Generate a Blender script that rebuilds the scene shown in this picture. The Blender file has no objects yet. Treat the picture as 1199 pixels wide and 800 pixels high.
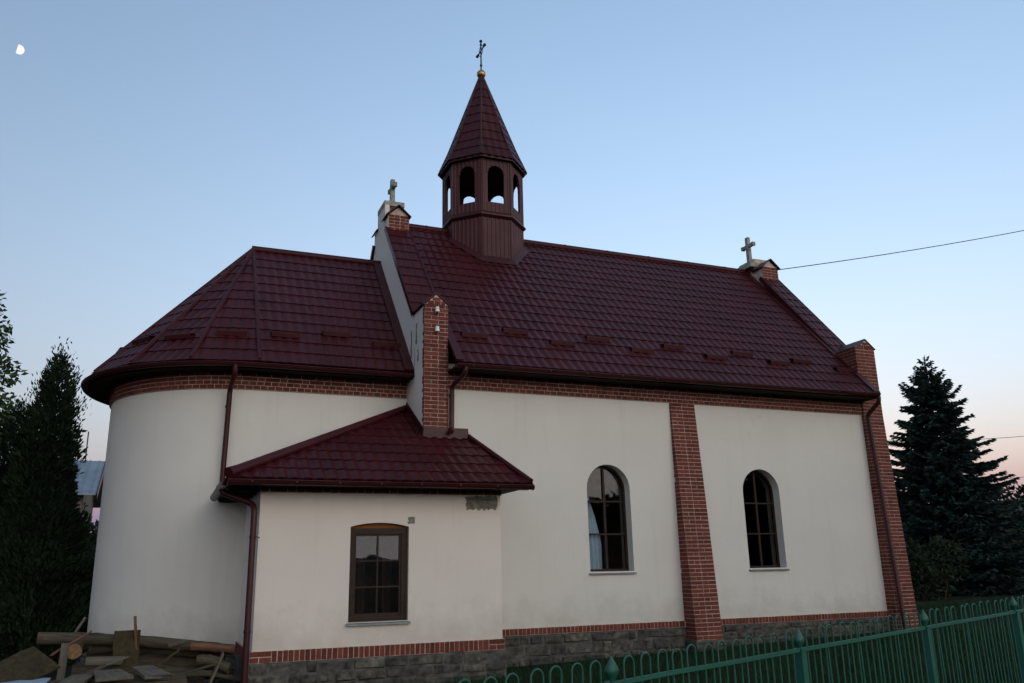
import bpy, bmesh, math, random
from math import sin, cos, pi, radians, sqrt, atan2, hypot
from mathutils import Vector, Matrix
random.seed(7)
SC = bpy.context.scene
COL = SC.collection

# ------------------------------------------------------------------ camera
cam_data = bpy.data.cameras.new("camera")
cam = bpy.data.objects.new("camera", cam_data)
COL.objects.link(cam)
F, PITCH, ROLL, YAW = 982.8, 0.267, -0.021, 0.393
cam_data.sensor_fit = 'HORIZONTAL'
cam_data.sensor_width = 36.0
cam_data.lens = F * 36.0 / 1199.0
cam_data.clip_start = 0.05
cam_data.clip_end = 6000
fwd = Vector((sin(YAW) * cos(PITCH), cos(YAW) * cos(PITCH), sin(PITCH)))
right0 = Vector((cos(YAW), -sin(YAW), 0))
up0 = right0.cross(fwd)
rgt = right0 * cos(ROLL) + up0 * sin(ROLL)
upv = -right0 * sin(ROLL) + up0 * cos(ROLL)
M = Matrix((rgt, upv, -fwd)).transposed().to_4x4()
M.translation = Vector((-9.243, -14.125, 1.65))
cam.matrix_world = M
SC.camera = cam

# ------------------------------------------------------------------ sky, fill lamp, exposure
SUN_EL, SUN_AZ = radians(-2.0), radians(40.0)       # azimuth clockwise from +Y; the sun has set
world = bpy.data.worlds.new("World")
SC.world = world
world.use_nodes = True
wn, wl = world.node_tree.nodes, world.node_tree.links
wn.clear()
w_out = wn.new('ShaderNodeOutputWorld')
w_bg = wn.new('ShaderNodeBackground')
w_sky = wn.new('ShaderNodeTexSky')
w_sky.sky_type = 'NISHITA'
w_sky.sun_disc = False
w_sky.sun_elevation = SUN_EL
w_sky.sun_rotation = SUN_AZ
w_sky.altitude = 300
w_sky.air_density = 1.0
w_sky.dust_density = 7.0
w_sky.ozone_density = 1.0
w_bg.inputs['Strength'].default_value = 0.15
w_tc = wn.new('ShaderNodeTexCoord')
w_sep = wn.new('ShaderNodeSeparateXYZ')
wl.new(w_tc.outputs['Generated'], w_sep.inputs[0])


def wmath(op, a, b=None):
    n = wn.new('ShaderNodeMath')
    n.operation = op
    for i, q in enumerate((a, b)):
        if q is None: continue
        if hasattr(q, 'is_linked'): wl.new(q, n.inputs[i])
        else: n.inputs[i].default_value = q
    return n.outputs[0]


def wmix(mode, fac, a, b):
    n = wn.new('ShaderNodeMix')
    n.data_type = 'RGBA'
    n.blend_type = mode
    n.clamp_factor = False
    for sock, q in ((n.inputs[0], fac), (n.inputs[6], a), (n.inputs[7], b)):
        if hasattr(q, 'is_linked'): wl.new(q, sock)
        else: sock.default_value = q if isinstance(q, float) else (*q, 1)
    return n.outputs[2]


w_z = wmath('MAXIMUM', w_sep.outputs[2], 0.0)
w_low = wmath('POWER', 2.718, wmath('MULTIPLY', w_z, -4.0))         # the hazy air low over the horizon
w_col = wmix('MULTIPLY', 1.0, w_sky.outputs[0], wmix('MIX', w_low, (0.97, 1.12, 1.19), (0.67, 0.55, 0.60)))
w_col = wmix('ADD', w_low, w_col, (0.045, 0.038, 0.066))
# warm glow added to the unseen sky behind the photographer to brighten the walls
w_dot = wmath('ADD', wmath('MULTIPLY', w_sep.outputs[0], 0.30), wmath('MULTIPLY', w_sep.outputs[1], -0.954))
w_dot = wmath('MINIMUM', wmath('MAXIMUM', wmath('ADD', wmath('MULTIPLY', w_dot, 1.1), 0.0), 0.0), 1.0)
w_fill = wmath('MULTIPLY', w_dot, wmath('POWER', 2.718, wmath('MULTIPLY', w_z, -1.6)))
w_col = wmix('ADD', w_fill, w_col, (0.335, 0.310, 0.268))
w_rim = wmath('POWER', 2.718, wmath('MULTIPLY', w_z, -13.0))         # lilac dusk tint right at the horizon
w_col = wmix('MULTIPLY', w_rim, w_col, (0.86, 0.90, 1.0))
w_col = wmix('ADD', w_rim, w_col, (0.010, 0.012, 0.075))
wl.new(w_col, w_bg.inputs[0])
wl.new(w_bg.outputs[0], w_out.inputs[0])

fill_lamp_d = bpy.data.lights.new("fill_lamp", 'SUN')
fill_lamp_d.energy = 0.042
fill_lamp_d.angle = radians(60)
fill_lamp_d.color = (1.0, 0.91, 0.81)
fill_lamp = bpy.data.objects.new("fill_lamp", fill_lamp_d)
COL.objects.link(fill_lamp)
FILL_EL, FILL_AZ = radians(7.0), radians(158.0)      # soft fill lamp added for afterglow behind the photographer, to brighten the walls
sd = Vector((sin(FILL_AZ) * cos(FILL_EL), cos(FILL_AZ) * cos(FILL_EL), sin(FILL_EL)))
fill_lamp.rotation_euler = sd.to_track_quat('Z', 'Y').to_euler()
SC.view_settings.view_transform = 'Standard'
SC.view_settings.look = 'None'
SC.view_settings.gamma = 1.0
SC.view_settings.exposure = 4.62
SC.view_settings.use_curve_mapping = False
SC.cycles.max_bounces = 6
SC.cycles.use_denoising = True


# ------------------------------------------------------------------ materials
def nodes_of(name):
    m = bpy.data.materials.new(name)
    m.use_nodes = True
    nt = m.node_tree
    b = nt.nodes['Principled BSDF']
    return m, nt, b


def mix_col(nt, fac, a, b):
    n = nt.nodes.new('ShaderNodeMix')
    n.data_type = 'RGBA'
    for sock, val in ((n.inputs[0], fac), (n.inputs[6], a), (n.inputs[7], b)):
        if hasattr(val, 'is_linked'):
            nt.links.new(val, sock)
        else:
            sock.default_value = val if isinstance(val, float) else (*val, 1)
    return n.outputs[2]


def noise(nt, scale, detail=4, rough=0.55, vec=None):
    n = nt.nodes.new('ShaderNodeTexNoise')
    n.inputs['Scale'].default_value = scale
    n.inputs['Detail'].default_value = detail
    n.inputs['Roughness'].default_value = rough
    if vec is None:
        tc = nt.nodes.new('ShaderNodeTexCoord')
        vec = tc.outputs['Object']
    nt.links.new(vec, n.inputs['Vector'])
    return n.outputs['Fac']


def scaled(nt, s):
    tc = nt.nodes.new('ShaderNodeTexCoord')
    mp = nt.nodes.new('ShaderNodeMapping')
    mp.inputs['Scale'].default_value = s
    nt.links.new(tc.outputs['Object'], mp.inputs['Vector'])
    return mp.outputs[0]


def ramp(nt, fac, lo, hi):
    n = nt.nodes.new('ShaderNodeMapRange')
    n.inputs[1].default_value = lo
    n.inputs[2].default_value = hi
    nt.links.new(fac, n.inputs[0])
    return n.outputs[0]


def bump(nt, b, h, strength, dist=0.01):
    n = nt.nodes.new('ShaderNodeBump')
    n.inputs['Strength'].default_value = strength
    n.inputs['Distance'].default_value = dist
    nt.links.new(h, n.inputs['Height'])
    nt.links.new(n.outputs[0], b.inputs['Normal'])


def attr(nt, name='tint'):
    n = nt.nodes.new('ShaderNodeAttribute')
    n.attribute_name = name
    return n.outputs['Fac']


def plain(name, col, rough=0.6, metal=0.0, var=0.25, scale=6.0, bmp=0.0, bscale=60, spec=0.5):
    m, nt, b = nodes_of(name)
    dark = tuple(c * (1 - var) for c in col)
    lite = tuple(min(1, c * (1 + var)) for c in col)
    c = mix_col(nt, ramp(nt, noise(nt, scale), 0.3, 0.7), dark, lite)
    nt.links.new(c, b.inputs['Base Color'])
    b.inputs['Roughness'].default_value = rough
    b.inputs['Metallic'].default_value = metal
    b.inputs['Specular IOR Level'].default_value = spec
    if bmp:
        bump(nt, b, noise(nt, bscale, 5), bmp)
    return m


def tinted(name, c0, c1, rough=0.8, nscale=20.0, namt=0.35, bmp=0.3, bscale=60, spec=0.3, sub=0.0):
    """base colour from a per-face random attribute plus noise"""
    m, nt, b = nodes_of(name)
    a = mix_col(nt, attr(nt), c0, c1)
    d = mix_col(nt, ramp(nt, noise(nt, nscale, 5), 0.25, 0.75), tuple([1 - namt] * 3), tuple([1 + namt * 0.5] * 3))
    mu = nt.nodes.new('ShaderNodeMix')
    mu.data_type = 'RGBA'
    mu.blend_type = 'MULTIPLY'
    mu.inputs[0].default_value = 1.0
    nt.links.new(a, mu.inputs[6])
    nt.links.new(d, mu.inputs[7])
    nt.links.new(mu.outputs[2], b.inputs['Base Color'])
    b.inputs['Roughness'].default_value = rough
    b.inputs['Specular IOR Level'].default_value = spec
    if sub:
        b.inputs['Transmission Weight'].default_value = 0
    if bmp:
        bump(nt, b, noise(nt, bscale, 5), bmp)
    return m


def plaster_mat(name, col):
    m, nt, b = nodes_of(name)
    big = ramp(nt, noise(nt, 0.7, 5, 0.6), 0.25, 0.75)
    c = mix_col(nt, big, tuple(x * 0.90 for x in col), col)
    streak = ramp(nt, noise(nt, 1.0, 5, 0.65, scaled(nt, (5.0, 5.0, 0.35))), 0.56, 0.80)
    sc = nt.nodes.new('ShaderNodeMath'); sc.operation = 'MULTIPLY'
    nt.links.new(streak, sc.inputs[0]); sc.inputs[1].default_value = 0.30
    c = mix_col(nt, sc.outputs[0], c, (col[0] * .72, col[1] * .70, col[2] * .62))
    spot = ramp(nt, noise(nt, 3.2, 6, 0.6), 0.70, 0.78)
    sp = nt.nodes.new('ShaderNodeMath'); sp.operation = 'MULTIPLY'
    nt.links.new(spot, sp.inputs[0]); sp.inputs[1].default_value = 0.18
    c = mix_col(nt, sp.outputs[0], c, (col[0] * .6, col[1] * .6, col[2] * .57))
    # rain splash and dirt at the foot of the wall, hairline cracks
    tc = nt.nodes.new('ShaderNodeTexCoord')
    sx = nt.nodes.new('ShaderNodeSeparateXYZ')
    nt.links.new(tc.outputs['Object'], sx.inputs[0])
    hgt = nt.nodes.new('ShaderNodeMath'); hgt.operation = 'MULTIPLY_ADD'
    nt.links.new(noise(nt, 2.2, 6, 0.65), hgt.inputs[0]); hgt.inputs[1].default_value = -1.5
    nt.links.new(sx.outputs[2], hgt.inputs[2])
    spl = ramp(nt, hgt.outputs[0], 0.42, -0.15)
    sm_ = nt.nodes.new('ShaderNodeMath'); sm_.operation = 'MULTIPLY'
    nt.links.new(spl, sm_.inputs[0]); sm_.inputs[1].default_value = 0.42
    c = mix_col(nt, sm_.outputs[0], c, (col[0] * .52, col[1] * .51, col[2] * .47))
    vo = nt.nodes.new('ShaderNodeTexVoronoi'); vo.feature = 'DISTANCE_TO_EDGE'
    vo.inputs['Scale'].default_value = 0.42
    wv = nt.nodes.new('ShaderNodeVectorMath'); wv.operation = 'ADD'
    nz = nt.nodes.new('ShaderNodeTexNoise'); nz.inputs['Scale'].default_value = 2.4; nz.inputs['Detail'].default_value = 5
    nt.links.new(tc.outputs['Object'], nz.inputs['Vector'])
    nsc = nt.nodes.new('ShaderNodeVectorMath'); nsc.operation = 'SCALE'; nsc.inputs['Scale'].default_value = 0.7
    nt.links.new(nz.outputs['Color'], nsc.inputs[0])
    nt.links.new(tc.outputs['Object'], wv.inputs[0]); nt.links.new(nsc.outputs[0], wv.inputs[1])
    nt.links.new(wv.outputs[0], vo.inputs['Vector'])
    crk = ramp(nt, vo.outputs['Distance'], 0.004, 0.0)
    gate = ramp(nt, noise(nt, 0.55, 2), 0.56, 0.62)
    cm = nt.nodes.new('ShaderNodeMath'); cm.operation = 'MULTIPLY'
    nt.links.new(crk, cm.inputs[0]); nt.links.new(gate, cm.inputs[1])
    ck = nt.nodes.new('ShaderNodeMath'); ck.operation = 'MULTIPLY'
    nt.links.new(cm.outputs[0], ck.inputs[0]); ck.inputs[1].default_value = 0.30
    c = mix_col(nt, ck.outputs[0], c, (col[0] * .45, col[1] * .44, col[2] * .42))
    nt.links.new(c, b.inputs['Base Color'])
    b.inputs['Roughness'].default_value = 0.92
    b.inputs['Specular IOR Level'].default_value = 0.15
    bump(nt, b, noise(nt, 130, 4, 0.6), 0.35, 0.006)
    return m


def metal_paint(name, col, rough=0.38, var=0.25, spec=0.5):
    m, nt, b = nodes_of(name)
    b.inputs['Specular IOR Level'].default_value = spec
    n1 = ramp(nt, noise(nt, 1.3, 6, 0.6), 0.3, 0.72)
    c = mix_col(nt, n1, tuple(x * (1 - var) for x in col), tuple(x * (1 + var) for x in col))
    d = ramp(nt, noise(nt, 9.0, 6, 0.7), 0.60, 0.80)
    dm = nt.nodes.new('ShaderNodeMath'); dm.operation = 'MULTIPLY'
    nt.links.new(d, dm.inputs[0]); dm.inputs[1].default_value = 0.35
    c = mix_col(nt, dm.outputs[0], c, (0.06, 0.055, 0.05))
    nt.links.new(c, b.inputs['Base Color'])
    r = nt.nodes.new('ShaderNodeMapRange')
    r.inputs[3].default_value = rough - 0.08
    r.inputs[4].default_value = rough + 0.18
    nt.links.new(noise(nt, 5.0, 5), r.inputs[0])
    nt.links.new(r.outputs[0], b.inputs['Roughness'])
    bump(nt, b, noise(nt, 4.0, 3), 0.08, 0.02)
    return m


def wood_mat(name, c0, c1, axis_scale=(1.2, 22, 22), rough=0.85):
    m, nt, b = nodes_of(name)
    n = noise(nt, 1.0, 6, 0.65, scaled(nt, axis_scale))
    c = mix_col(nt, ramp(nt, n, 0.3, 0.7), c0, c1)
    k = ramp(nt, noise(nt, 2.3, 4), 0.55, 0.75)
    km = nt.nodes.new('ShaderNodeMath'); km.operation = 'MULTIPLY'
    nt.links.new(k, km.inputs[0]); km.inputs[1].default_value = 0.5
    c = mix_col(nt, km.outputs[0], c, tuple(x * .45 for x in c0))
    nt.links.new(c, b.inputs['Base Color'])
    b.inputs['Roughness'].default_value = rough
    b.inputs['Specular IOR Level'].default_value = 0.2
    bump(nt, b, n, 0.6, 0.01)
    return m


def glass_mat(name, tint=(0.72, 0.74, 0.75), refl=0.004):
    m = bpy.data.materials.new(name)
    m.use_nodes = True
    nt = m.node_tree
    nt.nodes.clear()
    o = nt.nodes.new('ShaderNodeOutputMaterial')
    mx = nt.nodes.new('ShaderNodeMixShader')
    t = nt.nodes.new('ShaderNodeBsdfTransparent')
    t.inputs[0].default_value = (*tint, 1)
    g = nt.nodes.new('ShaderNodeBsdfGlossy')
    g.inputs['Roughness'].default_value = 0.015
    lw = nt.nodes.new('ShaderNodeFresnel')
    lw.inputs['IOR'].default_value = 1.5
    ad = nt.nodes.new('ShaderNodeMath'); ad.operation = 'ADD'
    nt.links.new(lw.outputs[0], ad.inputs[0]); ad.inputs[1].default_value = refl
    nt.links.new(ad.outputs[0], mx.inputs[0])
    nt.links.new(t.outputs[0], mx.inputs[1])
    nt.links.new(g.outputs[0], mx.inputs[2])
    bp = nt.nodes.new('ShaderNodeBump')
    bp.inputs['Strength'].default_value = 0.05
    bp.inputs['Distance'].default_value = 0.02
    nt.links.new(noise(nt, 2.5, 1), bp.inputs['Height'])
    nt.links.new(bp.outputs[0], g.inputs['Normal'])
    nt.links.new(mx.outputs[0], o.inputs[0])
    return m


PLASTER = plaster_mat('plaster_white', (0.70, 0.68, 0.62))
PLASTER_LIT = plaster_mat('plaster_annex_lit', (0.75, 0.69, 0.62))  # same plaster, warmth of the light on the annex put into its colour
BRICK = tinted('brick_red', (0.105, 0.026, 0.018), (0.20, 0.052, 0.034), 0.85, 30, 0.45, 0.5, 90)
MORTAR = plain('mortar_pale', (0.50, 0.40, 0.34), 0.95, var=0.3, scale=9, bmp=0.4, bscale=120, spec=0.1)
STONE = tinted('plinth_stone', (0.060, 0.061, 0.056), (0.14, 0.128, 0.10), 0.92, 11, 0.85, 1.0, 22)
STONE_MORTAR = plain('plinth_mortar', (0.088, 0.086, 0.078), 0.95, var=0.6, scale=5, bmp=0.6, bscale=40, spec=0.1)
ROOF = metal_paint('roof_maroon_metal', (0.045, 0.0072, 0.0092), 0.37, spec=0.19)
TRIM = metal_paint('maroon_trim', (0.042, 0.0075, 0.0085), 0.36, spec=0.3)
CLAD = metal_paint('turret_cladding', (0.064, 0.016, 0.018), 0.5, spec=0.3)
SOFFIT = wood_mat('soffit_wood', (0.014, 0.010, 0.007), (0.03, 0.021, 0.014))
CONCRETE = plain('cross_concrete', (0.30, 0.30, 0.26), 0.9, var=0.4, scale=7, bmp=0.5, bscale=50, spec=0.2)
CEMENT = plain('cement_patch', (0.19, 0.19, 0.155), 0.95, var=0.4, scale=12, bmp=0.8, bscale=40, spec=0.1)
DARKIRON = plain('dark_iron', (0.03, 0.035, 0.035), 0.45, 0.6)
GOLD = plain('ball_gold', (0.40, 0.27, 0.08), 0.32, 0.85, var=0.25, scale=5)
FRAME = wood_mat('window_brown', (0.018, 0.010, 0.006), (0.036, 0.020, 0.012), rough=0.5)
LINTEL = wood_mat('lintel_orange', (0.13, 0.045, 0.015), (0.22, 0.085, 0.03))
ZINC = plain('sill_zinc', (0.20, 0.225, 0.23), 0.42, 0.6, var=0.2, scale=8)
GLASS = glass_mat('window_glass')
INSIDE = plain('interior_wall', (0.20, 0.18, 0.15), 0.9)
CURTAIN = plain('curtain_blue', (0.58, 0.74, 0.86), 0.9, var=0.12, scale=3)
CERAMIC = plain('insulator_white', (0.75, 0.74, 0.70), 0.25, var=0.1)
WIRE = plain('wire_black', (0.02, 0.02, 0.02), 0.6)
GREEN = metal_paint('fence_green', (0.006, 0.092, 0.062), 0.45, 0.2)
BARKG = wood_mat('log_grey', (0.030, 0.025, 0.018), (0.105, 0.088, 0.062), (2.5, 30, 30))
BARKO = wood_mat('log_reddish', (0.07, 0.035, 0.022), (0.20, 0.105, 0.062), (2.5, 26, 26))
ENDGRAIN = plain('log_end', (0.19, 0.105, 0.05), 0.85, var=0.35, scale=25, bmp=0.3)
ENDPALE = plain('log_end_pale', (0.50, 0.38, 0.22), 0.85, var=0.3, scale=25, bmp=0.3)
PLANK = wood_mat('plank_grey', (0.065, 0.058, 0.046), (0.16, 0.145, 0.115))
PLANKD = wood_mat('plank_dark', (0.022, 0.019, 0.010), (0.06, 0.046, 0.022), (14, 14, 3))
TARP = plain('tarp_blue', (0.26, 0.36, 0.46), 0.55, var=0.15, scale=4)
BARK = plain('tree_bark', (0.07, 0.055, 0.04), 0.95, var=0.4, scale=20, bmp=0.8, bscale=30, spec=0.1)
LEAF = tinted('leaf_green', (0.018, 0.040, 0.010), (0.045, 0.085, 0.020), 0.6, 3, 0.3, 0)
THUJA = tinted('thuja_green', (0.006, 0.016, 0.006), (0.018, 0.038, 0.013), 0.85, 3, 0.3, 0)
SPRUCE = tinted('spruce_green', (0.013, 0.034, 0.030), (0.036, 0.075, 0.062), 0.7, 3, 0.3, 0)
SHRUB = tinted('shrub_green', (0.009, 0.019, 0.006), (0.026, 0.042, 0.013), 0.75, 3, 0.3, 0)
GRASS = tinted('grass_green', (0.005, 0.024, 0.006), (0.012, 0.050, 0.012), 0.9, 1.5, 0.4, 0)
GROUND = plain('ground_turf', (0.010, 0.017, 0.006), 0.95, var=0.45, scale=1.7, bmp=0.8, bscale=25, spec=0.1)
HILLM = plain('far_hills', (0.05, 0.075, 0.085), 1.0, var=0.25, scale=0.02, spec=0.05)
PATHM = plain('path_concrete', (0.30, 0.28, 0.25), 0.9)
HOUSEW = plain('house_render', (0.16, 0.12, 0.10), 0.9)
HOUSER = plain('house_metal_roof', (0.20, 0.25, 0.30), 0.4, 0.2, var=0.2, scale=1.5)


# ------------------------------------------------------------------ mesh builder
class MB:
    def __init__(self):
        self.v, self.f, self.mi, self.tint, self.sm = [], [], [], [], []

    def add(self, verts, faces, mi=0, tint=0.5, smooth=False):
        o = len(self.v)
        self.v.extend([tuple(p) for p in verts])
        for f in faces:
            self.f.append([i + o for i in f])
            self.mi.append(mi)
            self.tint.append(tint)
            self.sm.append(smooth)

    def quad(self, a, b, c, d, mi=0, tint=0.5):
        self.add([a, b, c, d], [(0, 1, 2, 3)], mi, tint)

    def box(self, x0, x1, y0, y1, z0, z1, mi=0, tint=0.5, mp=None):
        vs = [(x, y, z) for z in (z0, z1) for y in (y0, y1) for x in (x0, x1)]
        if mp:
            vs = [mp(*p) for p in vs]
        self.add(vs, [(0, 2, 3, 1), (4, 5, 7, 6), (0, 1, 5, 4), (2, 6, 7, 3), (0, 4, 6, 2), (1, 3, 7, 5)], mi, tint)

    def prism(self, poly, n, mi=0, tint=0.5):
        """closed prism: polygon (3D points) extruded by vector n"""
        n = Vector(n)
        k = len(poly)
        a = [Vector(p) for p in poly]
        vs = a + [p + n for p in a]
        fs = [tuple(range(k))[::-1], tuple(range(k, 2 * k))]
        for i in range(k):
            j = (i + 1) % k
            fs.append((i, j, j + k, i + k))
        self.add(vs, fs, mi, tint)

    def bar(self, p0, p1, w, h, up=(0, 0, 1), mi=0, tint=0.5):
        p0, p1 = Vector(p0), Vector(p1)
        d = (p1 - p0).normalized()
        s = d.cross(Vector(up)).normalized()
        t = s.cross(d)
        vs = [p + s * a * w / 2 + t * b * h / 2 for p in (p0, p1) for a, b in ((-1, -1), (1, -1), (1, 1), (-1, 1))]
        self.add(vs, [(3, 2, 1, 0), (4, 5, 6, 7), (0, 1, 5, 4), (1, 2, 6, 5), (2, 3, 7, 6), (3, 0, 4, 7)], mi, tint)

    def tube(self, pts, rad, seg=10, mi=0, caps=True, tint=0.5, cap_mi=None, jitter=0.0):
        pts = [Vector(p) for p in pts]
        n = len(pts)
        if not hasattr(rad, '__len__'):
            rad = [rad] * n
        tang = []
        for i in range(n):
            a = pts[max(i - 1, 0)]
            b = pts[min(i + 1, n - 1)]
            tang.append((b - a).normalized())
        ref = Vector((0, 0, 1)) if abs(tang[0].z) < 0.9 else Vector((1, 0, 0))
        s = tang[0].cross(ref).normalized()
        vs = []
        for i in range(n):
            s = (s - tang[i] * s.dot(tang[i])).normalized()
            t = tang[i].cross(s)
            for k in range(seg):
                a = 2 * pi * k / seg
                r = rad[i] * (1 + random.uniform(-jitter, jitter))
                vs.append(pts[i] + (s * cos(a) + t * sin(a)) * r)
        fs = [(i * seg + k, i * seg + (k + 1) % seg, (i + 1) * seg + (k + 1) % seg, (i + 1) * seg + k) for i in range(n - 1) for k in range(seg)]
        self.add(vs, fs, mi, tint, True)
        if caps:
            cm = mi if cap_mi is None else cap_mi
            self.add(vs[:seg], [tuple(range(seg))[::-1]], cm, tint)
            self.add(vs[-seg:], [tuple(range(seg))], cm, tint)

    def profile(self, path, outs, prof, mi=0, closed=True, smooth=True):
        """sweep a closed profile [(out, up)] along path; outs = outward horizontal unit vector per point"""
        k = len(prof)
        vs = []
        for p, o in zip(path, outs):
            for a, b in prof:
                vs.append((p[0] + o[0] * a, p[1] + o[1] * a, p[2] + b))
        n = len(path)
        fs = []
        for i in range(n - 1):
            for j in range(k):
                j2 = (j + 1) % k
                fs.append((i * k + j, i * k + j2, (i + 1) * k + j2, (i + 1) * k + j))
        self.add(vs, fs, mi, 0.5, smooth)
        self.add(vs[:k], [tuple(range(k))[::-1]], mi)
        self.add(vs[-k:], [tuple(range(k))], mi)

    def sphere(self, c, r, seg=16, rings=10, mi=0, sq=(1, 1, 1)):
        vs, fs = [], []
        for i in range(rings + 1):
            th = pi * i / rings
            for k in range(seg):
                a = 2 * pi * k / seg
                vs.append((c[0] + r * sq[0] * sin(th) * cos(a), c[1] + r * sq[1] * sin(th) * sin(a), c[2] + r * sq[2] * cos(th)))
        for i in range(rings):
            for k in range(seg):
                k2 = (k + 1) % seg
                fs.append((i * seg + k, (i + 1) * seg + k, (i + 1) * seg + k2, i * seg + k2))
        self.add(vs, fs, mi, 0.5, True)

    def build(self, name, mats, parent=None, fix=False):
        me = bpy.data.meshes.new(name)
        me.from_pydata(self.v, [], self.f)
        if not isinstance(mats, (list, tuple)):
            mats = [mats]
        for m in mats:
            me.materials.append(m)
        me.polygons.foreach_set('material_index', self.mi)
        me.polygons.foreach_set('use_smooth', self.sm)
        at = me.attributes.new('tint', 'FLOAT', 'FACE')
        at.data.foreach_set('value', self.tint)
        if fix:
            bm = bmesh.new(); bm.from_mesh(me)
            bmesh.ops.recalc_face_normals(bm, faces=bm.faces)
            bm.to_mesh(me); bm.free()
        me.update()
        o = bpy.data.objects.new(name, me)
        COL.objects.link(o)
        if parent is not None:
            o.parent = parent
        return o


def tag(o, label=None, cat=None, group=None, kind=None):
    if label: o['label'] = label
    if cat: o['category'] = cat
    if group: o['group'] = group
    if kind: o['kind'] = kind
    return o


def thing(name, label, cat, loc=(0, 0, 0), rz=0.0, group=None):
    o = bpy.data.objects.new(name, None)
    COL.objects.link(o)
    o.location = loc
    o.rotation_euler = (0, 0, rz)
    o.empty_display_size = 0.2
    return tag(o, label, cat, group)


def gz(x, y=0.0):
    """height of the ground"""
    xx = min(max(x, -9.5), 9.0)
    return 0.025 * (xx + 6.68)


# ------------------------------------------------------------------ bricks and tiles
def bricks(mb, u0, u1, z0, z1, mp, course=0.075, pattern='mixed', proud=0.007, mi=0, rng=None):
    """rows of single bricks; mp(u, d, z) gives the point at outward depth d"""
    rng = rng or random
    n = max(1, round((z1 - z0) / course))
    c = (z1 - z0) / n
    J = 0.0125
    for i in range(n):
        a, b = z0 + i * c + J / 2, z0 + (i + 1) * c - J / 2
        if pattern == 'headers' or (pattern == 'frieze' and i < 2):
            ws = [0.115]
            off = -0.06 * (i % 2)
        elif pattern == 'soldier':
            ws = [0.065]
            off = 0
        elif pattern == 'frieze':
            ws = [0.25, 0.115] if i == 2 else [0.25]
            off = -0.13 * (i % 2)
        else:
            ws = [0.25, 0.115] if i % 2 else [0.115, 0.115, 0.25]
            off = -rng.choice((0.0, 0.06, 0.12)) if (u1 - u0) > 0.7 else (0 if i % 2 else -0.0)
        u = u0 + off
        k = 0
        while u < u1 - 0.02:
            w = ws[k % len(ws)]
            k += 1
            l, r = max(u, u0) + J / 2, min(u + w + J, u1) - J / 2
            u += w + J
            if u1 - u < 0.05:
                r = u1 - J / 2
                u = u1
            if r - l < 0.025:
                continue
            e = rng.uniform(-0.002, 0.002)
            d = proud + rng.uniform(-0.002, 0.003)
            us, zs = [l + e, r + e * .5], [a + rng.uniform(-.001, .001), b + rng.uniform(-.001, .001)]
            m = max(1, int((r - l) / 0.3))
            vs = [mp(us[0], -0.004, zs[0]), mp(us[1], -0.004, zs[0]), mp(us[1], -0.004, zs[1]), mp(us[0], -0.004, zs[1]),
                  mp(us[0], d, zs[0]), mp(us[1], d, zs[0]), mp(us[1], d, zs[1]), mp(us[0], d, zs[1])]
            mb.add(vs, [(4, 5, 6, 7), (0, 1, 5, 4), (1, 2, 6, 5), (2, 3, 7, 6), (3, 0, 4, 7)], mi, min(1, max(0, rng.gauss(0.5, 0.27))))


def stones(mb, u0, u1, z0, z1, mp, mi=0, rng=None, rows=3):
    rng = rng or random
    z = z0
    hs = [rng.uniform(0.8, 1.3) for _ in range(rows)]
    s = (z1 - z0) / sum(hs)
    for h in hs:
        h *= s
        u = u0
        while u < u1 - 0.01:
            w = rng.uniform(0.14, 0.55)
            r = min(u + w, u1)
            if u1 - r < 0.12: r = u1
            d = rng.uniform(0.006, 0.035)
            j = 0.012
            q = lambda: rng.uniform(-0.03, 0.03)
            b = 0.022
            l_, r_, a_, b_ = u + j, r - j, z + j, z + h - j
            if r_ - l_ > 0.05:
                vs = [mp(l_ + q(), -.004, a_ + q()), mp(r_ + q(), -.004, a_ + q()), mp(r_ + q(), -.004, b_ + q()), mp(l_ + q(), -.004, b_ + q()),
                      mp(l_ + b, d + q() * .5, a_ + b), mp(r_ - b, d + q() * .5, a_ + b), mp(r_ - b, d + q() * .5, b_ - b), mp(l_ + b, d + q() * .5, b_ - b)]
                mb.add(vs, [(4, 5, 6, 7), (0, 1, 5, 4), (1, 2, 6, 5), (2, 3, 7, 6), (3, 0, 4, 7)], mi, rng.random() ** 1.5)
            u = r
        z += h


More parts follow.
